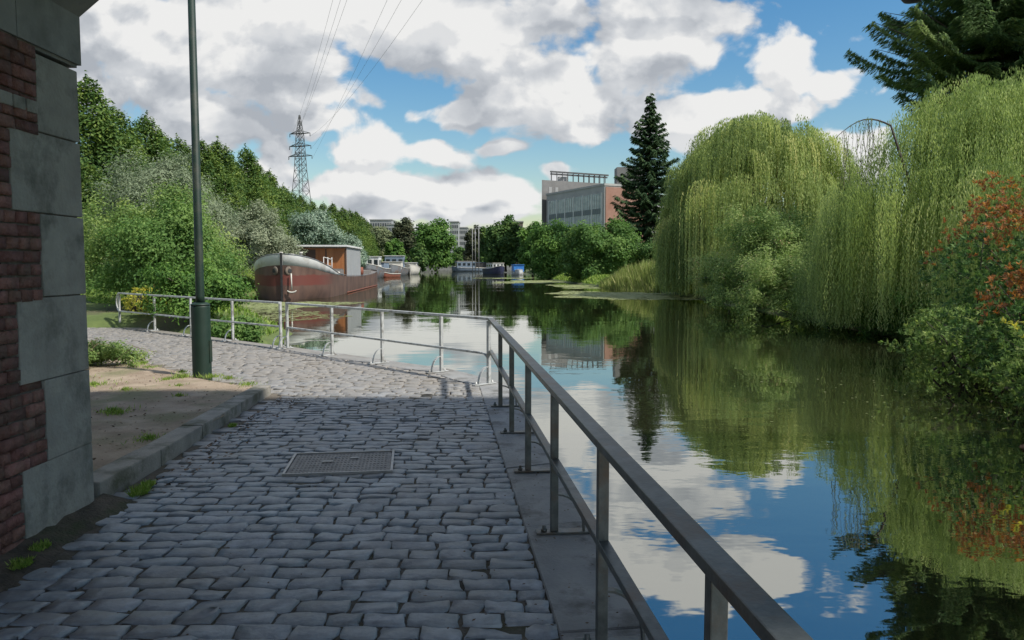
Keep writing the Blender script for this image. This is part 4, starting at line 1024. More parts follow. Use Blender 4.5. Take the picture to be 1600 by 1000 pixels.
tree('grey_tree', 'silvery grey green leaved tree rising behind the lamp post', -16.0, 36, 3.1, 2.8, 6.9, .8, LV['grey'], 190, 220, .15, .05, seed=71, rc=.66, shell=.3)
tree('grey_tree', 'low silvery grey green tree right behind the lamp post and left of the barge', -14.3, 33.2, 2.0, 1.8, 4.6, .3, LV['grey'], 120, 220, .14, .05, seed=72, rc=.55, shell=.3)
tree('grey_tree', 'round pale silvery tree behind the bow of the rusty barge', -19.9, 60, 3.3, 3.0, 6.9, .3, LV['silver'], 200, 200, .2, .08, seed=73, rc=.66, shell=.35)
tree('grey_tree', 'round blue grey tree behind the roof of the barge cabin', -27.5, 108, 3.9, 3.6, 8.2, .4, LV['greyblue'], 130, 170, .34, .16, seed=74, rc=.95, shell=.4)
tree('grey_tree', 'smaller blue grey tree at the right of the barge cabin', -25.0, 118, 3.0, 3.0, 6.9, .4, LV['greyblue'], 100, 160, .34, .16, seed=75, rc=.85, shell=.4)

# the long row of pointed trees
ROW = [(137, 112, 68), (176, 158, 76), (228, 172, 84), (205, 196, 90), (250, 200, 98), (277, 208, 103), (315, 214, 106), (340, 213, 112), (383, 224, 120),
       (300, 232, 124), (360, 240, 132), (400, 250, 138), (420, 263, 142), (442, 286, 152), (456, 296, 164), (470, 302, 176), (487, 311, 188), (505, 314, 200), (520, 315, 212), (535, 321, 224), (546, 325, 238), (556, 328, 252), (565, 335, 268), (574, 344, 290), (581, 352, 315)]
protos = [row_tree('pointed_tree', 'tall pointed bright green tree nearest the bridge pier, highest of the long row', -38.0, 68, 5.4, 15, LV['row'], s, nl=130) if s == 81 else None for s in (81,)]
protos.append(row_tree('pointed_tree', 'broad pointed tree second in the long row, right of the highest one', -39.5, 76, 5.6, 15, LV['row'], 82))
protos.append(row_tree('pointed_tree', 'pointed tree with a ragged shoulder, third peak of the long row from the pier', -40.4, 84, 5.6, 15, LV['row'], 83))
for i, (px, py, D) in enumerate(ROW):
    p = at(px, py, D); g = h1(p.x, p.y); s = (p.z - g) / 15.6
    if i < 3: o = protos[i]; o.location = (p.x, p.y, g)
    else: o = copy_tree(protos[i % 3], (p.x, p.y, g), i * 1.7, (1, 1, 1), 'dark green pointed tree in the long unbroken row along the left bank', 'pointed trees in the row on the left bank')
    if i < 3: o['group'] = 'pointed trees in the row on the left bank'
    o.scale = (min(1.25, s * 1.05), min(1.25, s * 1.05), s)
# lower trees filling the foot of the row
for i, (px, py, D) in enumerate([(135, 250, 62), (190, 262, 70), (255, 262, 84), (300, 262, 96), (350, 270, 100), (400, 290, 112), (440, 318, 124), (480, 335, 150), (520, 345, 178), (550, 352, 205), (165, 215, 74), (160, 300, 58), (205, 225, 80), (295, 238, 104), (330, 240, 110), (372, 258, 118), (405, 270, 128), (432, 298, 142), (463, 318, 160), (500, 330, 186), (530, 338, 210), (562, 352, 250)]):
    p = at(px, py, D); g = h1(p.x, p.y); s = (p.z - g) / 15.6
    o = copy_tree(protos[(i + 1) % 3], (p.x, p.y, g), i * 2.3, (s * 1.3, s * 1.3, s), 'lower pointed tree standing at the foot of the long row on the left bank', 'lower trees at the foot of the row')

# ------------------------------------------------------------------ far trees round the end of the canal
FAR = [(598, 348, 290, 24, 'olive', 'dull olive tree at the far end of the canal, immediately right of the long row'),
       (632, 338, 262, 23, 'brown', 'tall brownish dark tree at the far canal end, left of the big round one'),
       (680, 334, 232, 37, 'mid', 'big round green tree at the centre of the far bank'),
       (741, 352, 285, 18, 'brown', 'dark narrow tree behind the far mooring poles'),
       (764, 349, 270, 17, 'dark', 'dark tree right of the far mooring poles'),
       (790, 337, 225, 33, 'dark', 'broad dark green tree behind the small white and blue boats'),
       (833, 346, 190, 24, 'mid', 'green tree in front of the left corner of the office building'),
       (616, 372, 215, 18, 'mid', 'low green tree behind the small white cabin boat'),
       (655, 380, 205, 14, 'dark', 'low dark tree behind the moored barges'),
       (718, 385, 300, 14, 'dark', 'low dark tree beside the far pale tower block')]
for i, (px, py, D, w, lf, lab) in enumerate(FAR):
    p = at(px, py, D); g = max(0, h1(p.x, p.y)); h = p.z - g; r = w * D / 1200
    tree('far_tree', lab, p.x, p.y, r, r, h, -1.5, LV[lf], 150, 130, .75, .5, seed=100 + i, z=g, rc=r * .27, shell=.5, rough=.1, r0=.3)

def far_wood():
    rng = np.random.default_rng(55); P = []; 
    for k in range(520):
        px = rng.uniform(-700, 2300); D = rng.uniform(345, 520); top = 400 - rng.random() * 22
        p = at(px, top, D); 
        P.append((p.x, p.y, max(2, p.z * .55), p.z * .75))
    cl = np.array(P); V, Q, T = leaves_in_clumps(rng, cl, 190, 1.7, 1.2, (0, 420, -40), 0, .5, .2, .8)
    o = link('far_wood', np_mesh('far_wood', V, Q, False, T), LV['mid']); tag(o, kind='stuff')
    o['label'] = 'far off wooded skyline beyond the end of the canal'
far_wood()

# ------------------------------------------------------------------ boats
def loft(m, stations, levels, closed=True):
    """stations: list of lists of (x, y, z) half sections from rail to keel; mirrored in y"""
    rows = []
    for st in stations:
        rows.append([m.bm.verts.new((x, y, z)) for x, y, z in st] + [m.bm.verts.new((x, -y, z)) for x, y, z in reversed(st)])
    for A, B in zip(rows, rows[1:]):
        for k in range(len(A) - 1):
            try: f = m.bm.faces.new((A[k], A[k + 1], B[k + 1], B[k])); f.smooth = True
            except ValueError: pass
    for r_ in (rows[0], rows[-1]):
        try: m.bm.faces.new(r_)
        except ValueError: pass
    return rows

HS = [0, .12, .35, .8, 1.4, 2.2, 3.2, 4.5, 7, 11, 16, 22, 28, 33, 35.5, 37, 37.9, 38.3]
def half(s): return float(np.interp(s, [0, .12, .35, .8, 1.4, 2.2, 3.2, 4.5, 7, 33, 35.5, 37, 37.9, 38.3], [.06, .5, .98, 1.5, 1.92, 2.25, 2.43, 2.5, 2.52, 2.52, 2.3, 1.75, .9, .1]))
def sheer(s): return float(np.interp(s, [0, 1.0, 2.2, 4, 7, 11, 20, 30, 36, 38.3], [2.90, 2.62, 2.28, 1.95, 1.58, 1.38, 1.25, 1.35, 1.65, 1.8]))
def barge():
    t = empty('barge', (-14.55, 48.6, WZ), math.atan2(37.0, -2.6))
    tag(t, 'long rusty brown river barge with white bow band and wooden cabin at the left bank', 'barge')
    def prof(s, z0, z1, n, off=0, tuck=True):
        b = half(s); out = []
        for k in range(n + 1):
            z = z1 + (z0 - z1) * k / n
            f = 1.0
            if z < .5: f = 1 - .10 * ((.5 - z) / 1.2) ** 2 - (.30 * max(0, (.5 - z)) if s < 3 else 0)
            rake = -.06 * max(0, z) if s < .5 else 0
            out.append((s + rake * 0, max(.02, b * f + off), z))
        return out
    m = MB(); loft(m, [prof(s, -.6, sheer(s) - (.66 * max(0, 1 - s / 7.5) + .05), 8) for s in HS], 8)
    hm, N, L, P = newmat('barge_hull')
    tc = N.new('ShaderNodeTexCoord'); sp = N.new('ShaderNodeSeparateXYZ'); L.new(tc.outputs['Object'], sp.inputs[0])
    n = N.new('ShaderNodeTexNoise'); n.inputs['Scale'].default_value = 1.1; n.inputs['Detail'].default_value = 7; mp = N.new('ShaderNodeMapping'); mp.inputs['Scale'].default_value = (1.3, 1.3, .5)
    L.new(tc.outputs['Object'], mp.inputs[0]); L.new(mp.outputs[0], n.inputs['Vector'])
    r = N.new('ShaderNodeValToRGB'); r.color_ramp.elements[0].position = .3; r.color_ramp.elements[1].position = .7
    r.color_ramp.elements[0].color = (.048, .026, .020, 1); r.color_ramp.elements[1].color = (.15, .085, .062, 1); L.new(n.outputs['Fac'], r.inputs[0])
    # old red paint between two heights, worn away aft
    zz = N.new('ShaderNodeMath'); zz.operation = 'MULTIPLY_ADD'; zz.inputs[1].default_value = .35; L.new(n.outputs['Fac'], zz.inputs[0]); L.new(sp.outputs['Z'], zz.inputs[2])
    a = N.new('ShaderNodeMapRange'); a.inputs[1].default_value = 1.05; a.inputs[2].default_value = 1.12; L.new(zz.outputs[0], a.inputs[0])
    b_ = N.new('ShaderNodeMapRange'); b_.inputs[1].default_value = 1.78; b_.inputs[2].default_value = 1.72; L.new(zz.outputs[0], b_.inputs[0])
    c = N.new('ShaderNodeMapRange'); c.inputs[1].default_value = 5; c.inputs[2].default_value = 1.5; L.new(sp.outputs['X'], c.inputs[0])
    m1 = N.new('ShaderNodeMath'); m1.operation = 'MULTIPLY'; L.new(a.outputs[0], m1.inputs[0]); L.new(b_.outputs[0], m1.inputs[1])
    m2 = N.new('ShaderNodeMath'); m2.operation = 'MULTIPLY'; L.new(m1.outputs[0], m2.inputs[0]); L.new(c.outputs[0], m2.inputs[1])
    mx = N.new('ShaderNodeMix'); mx.data_type = 'RGBA'; L.new(m2.outputs[0], mx.inputs[0]); L.new(r.outputs[0], mx.inputs[6]); mx.inputs[7].default_value = (.13, .035, .025, 1)
    L.new(mx.outputs[2], P.inputs['Base Color']); P.inputs['Roughness'].default_value = .55
    m.build('hull', hm, t)
    m = MB(); loft(m, [[(s, half(s) + .012, sheer(s)), (s, half(s) + .012, sheer(s) - (.66 * max(0, 1 - s / 7.5) + .05))] for s in HS if s < 9.5] + [[(9.5, half(9.5) + .012, sheer(9.5)), (9.5, half(9.5) + .012, sheer(9.5) - .06)]], 1)
    m.build('bow_band', M['white'], t)
    for sgn in (-1, 1):
        m = MB(); pts = [(s, sgn * (half(s) + .02), sheer(s) + .01) for s in HS]; m.tube(pts, .03, 6); m.build('rubbing_rail', M['grey_hull'], t)
    m = MB(); pts = [(s, sgn * (half(s) * .99 + .03), .06) for sgn in (1,) for s in HS if s > 7]
    m.tube([(s, -(half(s) * .985 + .01), .07 + .0 * s) for s in HS if 8 < s < 36], .045, 5); m.build('waterline_strip', M['rust'], t); m = MB(); m.tube([(s, (half(s) * .985 + .01), .07) for s in HS if 8 < s < 36], .045, 5); m.build('waterline_strip', M['rust'], t)
    m = MB(); m.bar((-.02, 0, -.4), (-.05, 0, 2.98), .12, .14); m.build('stem_bar', M['black'], t)
    m = MB(); rows = []
    for s in HS: rows.append((m.bm.verts.new((s + .02, half(s) * .97, sheer(s) - .14)), m.bm.verts.new((s + .02, -half(s) * .97, sheer(s) - .14))))
    for A, B in zip(rows, rows[1:]): m.bm.faces.new((A[0], A[1], B[1], B[0]))
    m.build('deck', M['deck'], t)
    # long low hatch covers in front of and behind the cabin
    m = MB(); m.box((9.6, 0, 1.55), (7.4, 3.9, .55), bevel=.05)
    for k in range(7): m.box((6.6 + k * 1.0, 0, 1.86), (.12, 3.95, .1))
    m.build('hatch_cover', M['deck'], t)
    m = MB(); m.box((28.4, 0, 1.45), (8.6, 3.9, .5), bevel=.05); m.build('hatch_cover', M['deck'], t)
    # cabin: front wall of varnished wood, grey aft part, white roof
    x0, x1, hw = 13.8, 22.6, 2.12; zt = 3.62
    c = MB(); c.box(((x0 + x1) / 2, 0, (1.1 + zt) / 2), (x1 - x0, hw * 2, zt - 1.1)); cab = c.build('cabin', M['grey_door'], t)
    c = MB(); c.box((x0 - .03, .0, 2.35), (.05, hw * 2 - .04, 2.4)); c.build('wooden_front', M['wood'], cab)
    c = MB(); c.box((x0 - .07, hw * .57, 2.5), (.05, hw * .8, 1.9)); c.build('dark_panel', M['wood_dark'], cab)
    c = MB(); c.box((x0 - .07, -hw * .22, 2.35), (.05, .09, 2.3)); c.build('front_post', M['wood_dark'], cab); c = MB(); c.box((x0 - .07, -hw + .08, 2.35), (.05, .12, 2.3)); c.build('front_post', M['wood_dark'], cab)
    c = MB(); c.box(((x0 + x1) / 2 - .3, 0, zt + .10), (x1 - x0 + .6, hw * 2 + .30, .15), bevel=.03); c.build('cabin_roof', M['white'], cab)
    for k in range(12):
        c = MB(); c.box((x0 + .5 + k * .74, -hw - .01, 2.35), (.05, .022, 2.4)); c.build('cladding_strip', M['mullion'], cab)
    # winch, bollards and handrail on the foredeck
    m = MB(); m.box((1.5, .0, 2.75), (.9, .9, .35), bevel=.06); m.build('windlass', M['cream'], t)
    for (xx, yy, zz_) in ((2.4, .55, 2.6), (2.4, -.75, 2.6), (3.6, 1.1, 2.2)):
        m = MB(); m.lathe((xx, yy, zz_ - .3), [(.09, 0), (.09, .65), (.13, .68), (.11, .76)], 10); m.build('bollard', M['cream'], t)
    m = MB(); 
    for a_, b__ in (((5.4, -1.7), (7.4, -1.95)),):
        for q in (0, .5, 1):
            xx = a_[0] + (b__[0] - a_[0]) * q; yy = a_[1] + (b__[1] - a_[1]) * q; m.tube([(xx, yy, 1.5), (xx, yy, 2.75)], .03, 6)
        m.tube([(a_[0], a_[1], 2.75), (b__[0], b__[1], 2.6)], .03, 6); m.tube([(a_[0], a_[1], 2.2), (b__[0], b__[1], 2.1)], .025, 6)
    m.build('guard_rail', M['white'], t)
    m = MB(); m.lathe((8.7, -2.0, 1.45), [(.28, 0), (.34, .1), (.3, .25)], 12); m.build('coiled_hose', M['cream'], t)
    m = MB(); m.lathe((24.2, -1.9, 1.2), [(.25, 0), (.3, .4), (.25, .8)], 12); m.build('barrel', M['rust'], t)
    # hawse holes and anchor
    for yy in (-.46, .46):
        c = MB(); c.lathe((0, 0, 0), [(.30, 0), (.27, .03), (.17, .05)], 16)
        h = c.build('hawse_plate', M['hawse'], t); h.location = (.135, yy, 1.83); h.rotation_euler = (0, -math.pi / 2, .62 * (1 if yy < 0 else -1))
        c = MB(); c.lathe((0, 0, 0), [(.13, .045), (.13, .075)], 14); c.build('hawse_hole', M['black'], h)
    m = MB(); m.tube([(-.05, -.60, 1.66), (-.08, -.62, .62)], .042, 8)
    pts = [(-.08, -.62 + .30 * math.sin(a), .66 - .20 * math.cos(a)) for a in [-1.25 + 2.5 * i / 8 for i in range(9)]]; m.tube(pts, [.02, .04, .05, .06, .06, .06, .05, .04, .02], 8)
    m.build('anchor', M['cream'], t)
barge()

def boat(name, label, x, y, rz, Lh, B, fb, hull, cabins, cat='boat', band=None, extra=None):
    """cabins: (s0, s1, halfwidth, z0, z1, material, windows, roof material)"""
    t = empty(name, (x, y, WZ), rz); tag(t, label, cat)
    ss = [0, .04, .12, .25, .45, .7, .9, 1.0]; hb = [.05, .4, .72, .93, 1, 1, .92, .75]
    m = MB(); st = []
    for s, b in zip(ss, hb):
        top = fb * (1 + .55 * max(0, 1 - s / .35) ** 1.5); st.append([(s * Lh, b * B / 2, top), (s * Lh + (.0), b * B / 2 * .94, top * .5), (s * Lh + .25 * (s < .1), b * B / 2 * .8, -.3)])
    loft(m, st, 2); m.build('hull', hull, t)
    m = MB(); rows = [(m.bm.verts.new((s * Lh, b * B / 2 * .96, fb * (1 + .55 * max(0, 1 - s / .35) ** 1.5) - .06)), m.bm.verts.new((s * Lh, -b * B / 2 * .96, fb * (1 + .55 * max(0, 1 - s / .35) ** 1.5) - .06))) for s, b in zip(ss, hb)]
    for A, C in zip(rows, rows[1:]): m.bm.faces.new((A[0], A[1], C[1], C[0]))
    m.build('deck', M['deck'], t)
    for sg in (-1, 1):
        m = MB(); m.tube([(s * Lh, sg * (b * B / 2 + .02), fb * (1 + .55 * max(0, 1 - s / .35) ** 1.5)) for s, b in zip(ss, hb)], .06, 5); m.build('rubbing_rail', band or M['cream'], t)
    for (s0, s1, hw, z0, z1, mt, nw, rm) in cabins:
        m = MB(); m.box(((s0 + s1) / 2, 0, (z0 + z1) / 2), (s1 - s0, hw * 2, z1 - z0), bevel=.04); c = m.build('cabin', mt, t)
        m = MB(); m.box(((s0 + s1) / 2, 0, z1 + .05), (s1 - s0 + .3, hw * 2 + .2, .1), bevel=.03); m.build('cabin_roof', rm, c)
        if nw:
            for k in range(nw):
                m = MB(); yy = -hw + (k + .5) * 2 * hw / nw; m.box((s0 - .012, yy, (z0 + z1) / 2 + .15), (.03, 2 * hw / nw * .62, (z1 - z0) * .42)); m.build('window', M['glass'], c)
            n2 = max(2, int((s1 - s0) / 1.4))
            for k in range(n2):
                xx = s0 + (k + .5) * (s1 - s0) / n2
                for sg in (-1, 1):
                    m = MB(); m.box((xx, sg * (hw + .012), (z0 + z1) / 2 + .15), ((s1 - s0) / n2 * .6, .03, (z1 - z0) * .38)); m.build('side_window', M['glass'], c)
    if extra: extra(t)
    return t
back = math.atan2(1, -.07)
def ex1(t):
    m = MB(); m.tube([(1.0, .6, 1.2), (-.2, 2.6, 4.2)], .07, 6); m.build('derrick', M['cream'], t)
    m = MB(); m.tube([(.6, 0, 1.6), (.6, 0, 2.6)], .04, 5); m.build('rail_post', M['white'], t)
boat('cabin_barge', 'grey hulled barge with a white cabin of three windows, moored just beyond the rusty barge', -24.2, 128, back, 24, 4.6, 1.55, M['grey_hull'], [(5, 9.5, 1.55, 1.4, 3.6, M['white'], 3, M['white']), (11, 21, 1.9, 1.3, 2.6, M['grey_blue'], 0, M['deck'])], extra=ex1)
boat('cabin_barge', 'white and grey barge with a flat roofed wheelhouse, second beyond the rusty barge', -24.6, 156, back, 26, 5, 1.5, M['grey_hull'], [(3.5, 8, 1.9, 1.3, 2.8, M['cream'], 0, M['cream']), (9, 13, 2.0, 1.3, 4.1, M['grey_blue'], 3, M['white'])])
boat('cream_barge', 'cream coloured barge with a low rounded bow, last of the moored row on the left', -23.5, 178, math.atan2(1, -.14), 24, 5, 1.5, M['cream'], [(4, 8, 1.6, 1.3, 2.7, M['cream'], 2, M['white']), (10, 18, 1.9, 1.3, 2.6, M['grey_hull'], 0, M['grey_blue'])])
boat('rusty_dinghy', 'small rust coloured work boat tied between the white cabin barge and the next one', -23.2, 137, 1.2, 5.5, 2.0, .6, M['rust'], [])
boat('houseboat', 'blue grey covered houseboat at the far centre end of the canal', -20.5, 262, math.atan2(.3, 1), 11, 4.0, 1.2, M['grey_blue'], [(1.5, 8, 1.7, 1.1, 3.4, M['grey_blue'], 2, M['cream'])])
boat('houseboat', 'dark covered boat beside the blue grey houseboat at the far end of the canal', -14.5, 268, math.atan2(.2, 1), 9, 4.0, 1.2, M['navy'], [(1.5, 7, 1.7, 1.1, 3.0, M['black'], 0, M['grey_blue'])])
boat('motor_boat', 'small white topped motor boat with a navy hull, moored right of the far mooring poles', -2.6, 186, math.atan2(1, -.4), 10, 3.6, 1.3, M['navy'], [(2, 6.5, 1.45, 1.2, 2.6, M['white'], 3, M['cream'])])
boat('blue_boat', 'small boat under a bright blue tarpaulin beside the white topped motor boat', 1.6, 170, math.atan2(1, -.1), 7, 2.6, .8, M['white'], [(.8, 5.5, 1.15, .7, 2.2, M['blue_tarp'], 0, M['blue_tarp'])])

def far_quay():
    m = MB(); m.box((-18, 312, .3), (60, 2, 2.2)); tag(m.build('far_quay_wall', M['concrete_dark']), 'low grey quay wall closing the far end of the canal', 'quay wall')
far_quay()
def mooring_pole(px, top, D, lab, heads):
    p = at(px, top, D); t = empty('mooring_pole', (p.x, p.y, -1.2)); tag(t, lab, 'pole'); h = p.z + 1.2
    m = MB(); m.tube([(0, 0, 0), (0, 0, h)], .10, 8); m.build('mast', M['mullion'], t)
    for s in heads:
        m = MB(); m.box((s * .45, 0, h - .1), (.8, .25, .18), bevel=.04); m.build('lamp_head', M['mullion'], t)
mooring_pole(738, 357, 236, 'left of three tall pale lamp poles at the far end of the canal', (-1,))
mooring_pole(742.5, 357, 246, 'middle one of three tall pale lamp poles at the far end of the canal', (1,))
mooring_pole(748, 354, 206, 'right and tallest of three tall pale lamp poles at the far end of the canal', (-1, 1))

# ------------------------------------------------------------------ buildings
def office():
    A = Vector((21.5, 180, 0)); B = Vector((9.2, 206, 0)); d = (B - A).normalized(); n = Vector((d.y * -1, d.x, 0)); n = -n if n.x > 0 else n   # outward = towards the left
    L = (B - A).length; t = empty('office_building', A, math.atan2(d.y, d.x)); tag(t, 'grey office building with brick end wall and a steel frame on its roof', 'building')
    # local x runs away from us along the window face, local -y/+y: depth to the right
    s = -1  # building depth goes to the local -y side (the right)
    Dp = 13
    m = MB(); m.box((L / 2, s * Dp / 2, 9.6), (L, Dp, 21.2)); w = m.build('wall', M['stone_clad'], t)
    m = MB(); m.box((-.06, s * Dp / 2 + .1 * s, 9.4), (.2, Dp - .3, 20.8)); m.build('brick_wall', M['brick_clad'], t)
    m = MB(); m.box((L / 2, s * Dp / 2, 20.35), (L + .3, Dp + .3, .5)); m.build('parapet', M['stone_clad'], t)
    # curtain wall: four storeys of glass with mullions
    nb = 6; x0, x1 = 1.0, L - 1.6
    for k in range(nb):
        a, b = x0 + (x1 - x0) * k / nb, x0 + (x1 - x0) * (k + 1) / nb
        m = MB(); m.box(((a + b) / 2, .10, 10.2), (b - a - .3, .12, 16.4)); g = m.build('window_bay', M['curtain_glass'], t)
        for z in (3.2, 6.9, 10.6, 14.3):
            m = MB(); m.box(((a + b) / 2, .19, z), (b - a - .50, .06, 1.25)); m.build('spandrel', M['band'], g)
        for q in (.25, .5, .75):
            m = MB(); m.box((a + (b - a) * q, .18, 10.2), (.09, .08, 16.3)); m.build('glazing_bar', M['mullion'], g)
    for k in range(nb + 1):
        m = MB(); m.box((x0 + (x1 - x0) * k / nb, .14, 10.2), (.42, .26, 16.8)); m.build('pilaster', M['pale_trim'], t)
    inv = (Matrix.Translation(A) @ Matrix.Rotation(math.atan2(d.y, d.x), 4, 'Z')).inverted()
    def place(m, name, mt, par=t):
        bmesh.ops.transform(m.bm, matrix=inv, verts=m.bm.verts); return m.build(name, mt, par)
    # upper storeys turned a little, rising behind the window front
    P1 = Vector((7.95, 206.6, 0)); P2 = Vector((28.5, 217.5, 0)); e = (P2 - P1).normalized(); bk = Vector((.75, 12, 0))
    m = MB(); m.prism([(v.x, v.y) for v in (P1, P2, P2 + bk, P1 + bk)], -1, 24.3); place(m, 'upper_block', M['upper_stone'])
    for q in (2.6, 4.6):
        m = MB(); c = P1 + e * q + Vector((e.y, -e.x, 0)) * .02; m.bar(c + Vector((-.45 * e.x, -.45 * e.y, 21.6)), c + Vector((.45 * e.x, .45 * e.y, 21.6)), .1, 1.9); place(m, 'window', M['mullion'])
    m = MB(); z0, z1 = 24.2, 26.7
    for off in (.6, 6.0):
        o_ = bk.normalized() * off
        m.bar(P1 + e * 2.6 + o_ + Vector((0, 0, z1)), P1 + e * 21.5 + o_ + Vector((0, 0, z1)), .3, .42)
        for k in range(11):
            c = P1 + e * (2.9 + k * 1.75) + o_; m.bar(c + Vector((0, 0, z0)), c + Vector((0, 0, z1)), .2)
    for k in range(11):
        c = P1 + e * (2.9 + k * 1.75) + Vector((0, 0, z1 + .1)); m.bar(c + bk.normalized() * .6, c + bk.normalized() * 6, .18)
    place(m, 'roof_frame', M['steel'])
    m = MB(); c = P1 + e * 6.5 + bk * .25; m.box((c.x, c.y, 24.9), (2.6, 2.6, 1.6)); place(m, 'roof_plant', M['stone_clad'])
    m = MB(); m.box((30.6, 203, 23.4), (7, 5, 7.0)); place(m, 'lift_housing', M['upper_stone'])
office()
def block(name, lab, px0, px1, top, D, mat_, rows, cols, depth=14):
    a = at(px0, top, D); b = at(px1, top, D); w = b.x - a.x; t = empty(name, ((a.x + b.x) / 2, D + depth / 2, 0)); tag(t, lab, 'building')
    h = a.z; m = MB(); m.box((0, 0, h / 2), (w, depth, h)); m.build('wall', mat_, t)
    m = MB(); m.box((0, 0, h + .2), (w + .6, depth + .6, .5)); m.build('roof', M['mullion'], t)
    for r in range(rows):
        for c in range(cols):
            m = MB(); m.box((-w / 2 + (c + .5) * w / cols, -depth / 2 - .02, h - 2.4 - r * 3.1), (w / cols * .6, .1, 1.6)); m.build('window', M['glass'], t)
    return t
block('tower_block', 'pale distant apartment tower behind the big round tree', 703, 716, 347, 420, M['pale_wall'], 7, 4)
block('apartment_block', 'lower pale distant apartment block right of the pale tower', 717, 730, 356, 430, M['pale_wall'], 5, 4)
block('apartment_block', 'brown distant block behind the dark tree left of the office building', 800, 817, 347, 330, M['brown_wall'], 4, 3)
block('apartment_block', 'long pale distant building above the end of the tree row', 578, 612, 344, 410, M['pale_wall'], 4, 9)
block('apartment_block', 'small pale distant building between the tree row and the brownish tree', 604, 622, 351, 400, M['pale_wall'], 3, 5)

# ------------------------------------------------------------------ pylon and wires
def pylon():
    p = at(468, 180, 220); H_ = p.z - 3; t = empty('pylon', (p.x, 220, 3), R(-18)); tag(t, 'steel lattice electricity pylon with three crossarms rising behind the tree row', 'pylon')
    m = MB(); hw = lambda z: float(np.interp(z, [0, H_ * .62, H_ * .86, H_], [3.3, 1.25, .8, .12]))
    zs = list(np.linspace(0, H_ * .62, 10)) + list(np.linspace(H_ * .66, H_, 9)); cs = [(-1, -1), (1, -1), (1, 1), (-1, 1)]
    for a, b in zip(zs, zs[1:]):
        for i, (cx, cy) in enumerate(cs):
            dx, dy = cs[(i + 1) % 4]; u, v = hw(a), hw(b)
            m.bar((cx * u, cy * u, a), (cx * v, cy * v, b), .15)
            m.bar((cx * u, cy * u, a), (dx * v, dy * v, b), .07); m.bar((dx * u, dy * u, a), (cx * v, cy * v, b), .07)
            m.bar((cx * v, cy * v, b), (dx * v, dy * v, b), .07)
    m.build('lattice_tower', M['steel'], t)
    arms = [38.7 - 3, 35.2 - 3, 32.4 - 3]; tips = []
    for z, ln in zip(arms, (3.3, 3.5, 3.8)):
        m = MB()
        for s in (-1, 1):
            for yy in (-.6, .6): m.bar((0, yy, z), (s * ln, 0, z), .16); m.bar((0, yy, z + .9), (s * ln, 0, z), .12)
            m.tube([(s * ln, 0, z), (s * ln, 0, z - .9)], .1, 5)
        m.build('crossarm', M['steel'], t)
        for s in (-1, 1): tips.append(Matrix.Translation(t.location) @ Matrix.Rotation(R(-18), 4, 'Z') @ Vector((s * ln, 0, z - .9)))
    # where each wire crosses the top of the view
    ends = [(520, 0), (660, 0), (542, 0), (627, 0), (532, 0), (605, 0)]
    for k, (a, e) in enumerate(zip(tips, ends)):
        q = at(e[0], e[1], 84); dirv = (q - a); b = a + dirv * 2.3; b.z = a.z + 2
        n = 40; pts = []
        # parabola through a, q and b
        tq = 1 / 2.3; sag = (a.z + (b.z - a.z) * tq - q.z) / (4 * tq * (1 - tq))
        for i in range(n + 1):
            u = i / n; v = a.lerp(b, u); v.z -= 4 * sag * u * (1 - u); pts.append(v)
        m = MB(); m.tube(pts, .015, 4)
        o = m.build('power_line', M['wire']); tag(o, 'thin dark overhead power line running from the pylon up out of the view', 'power line', 'power lines of the pylon')
pylon()

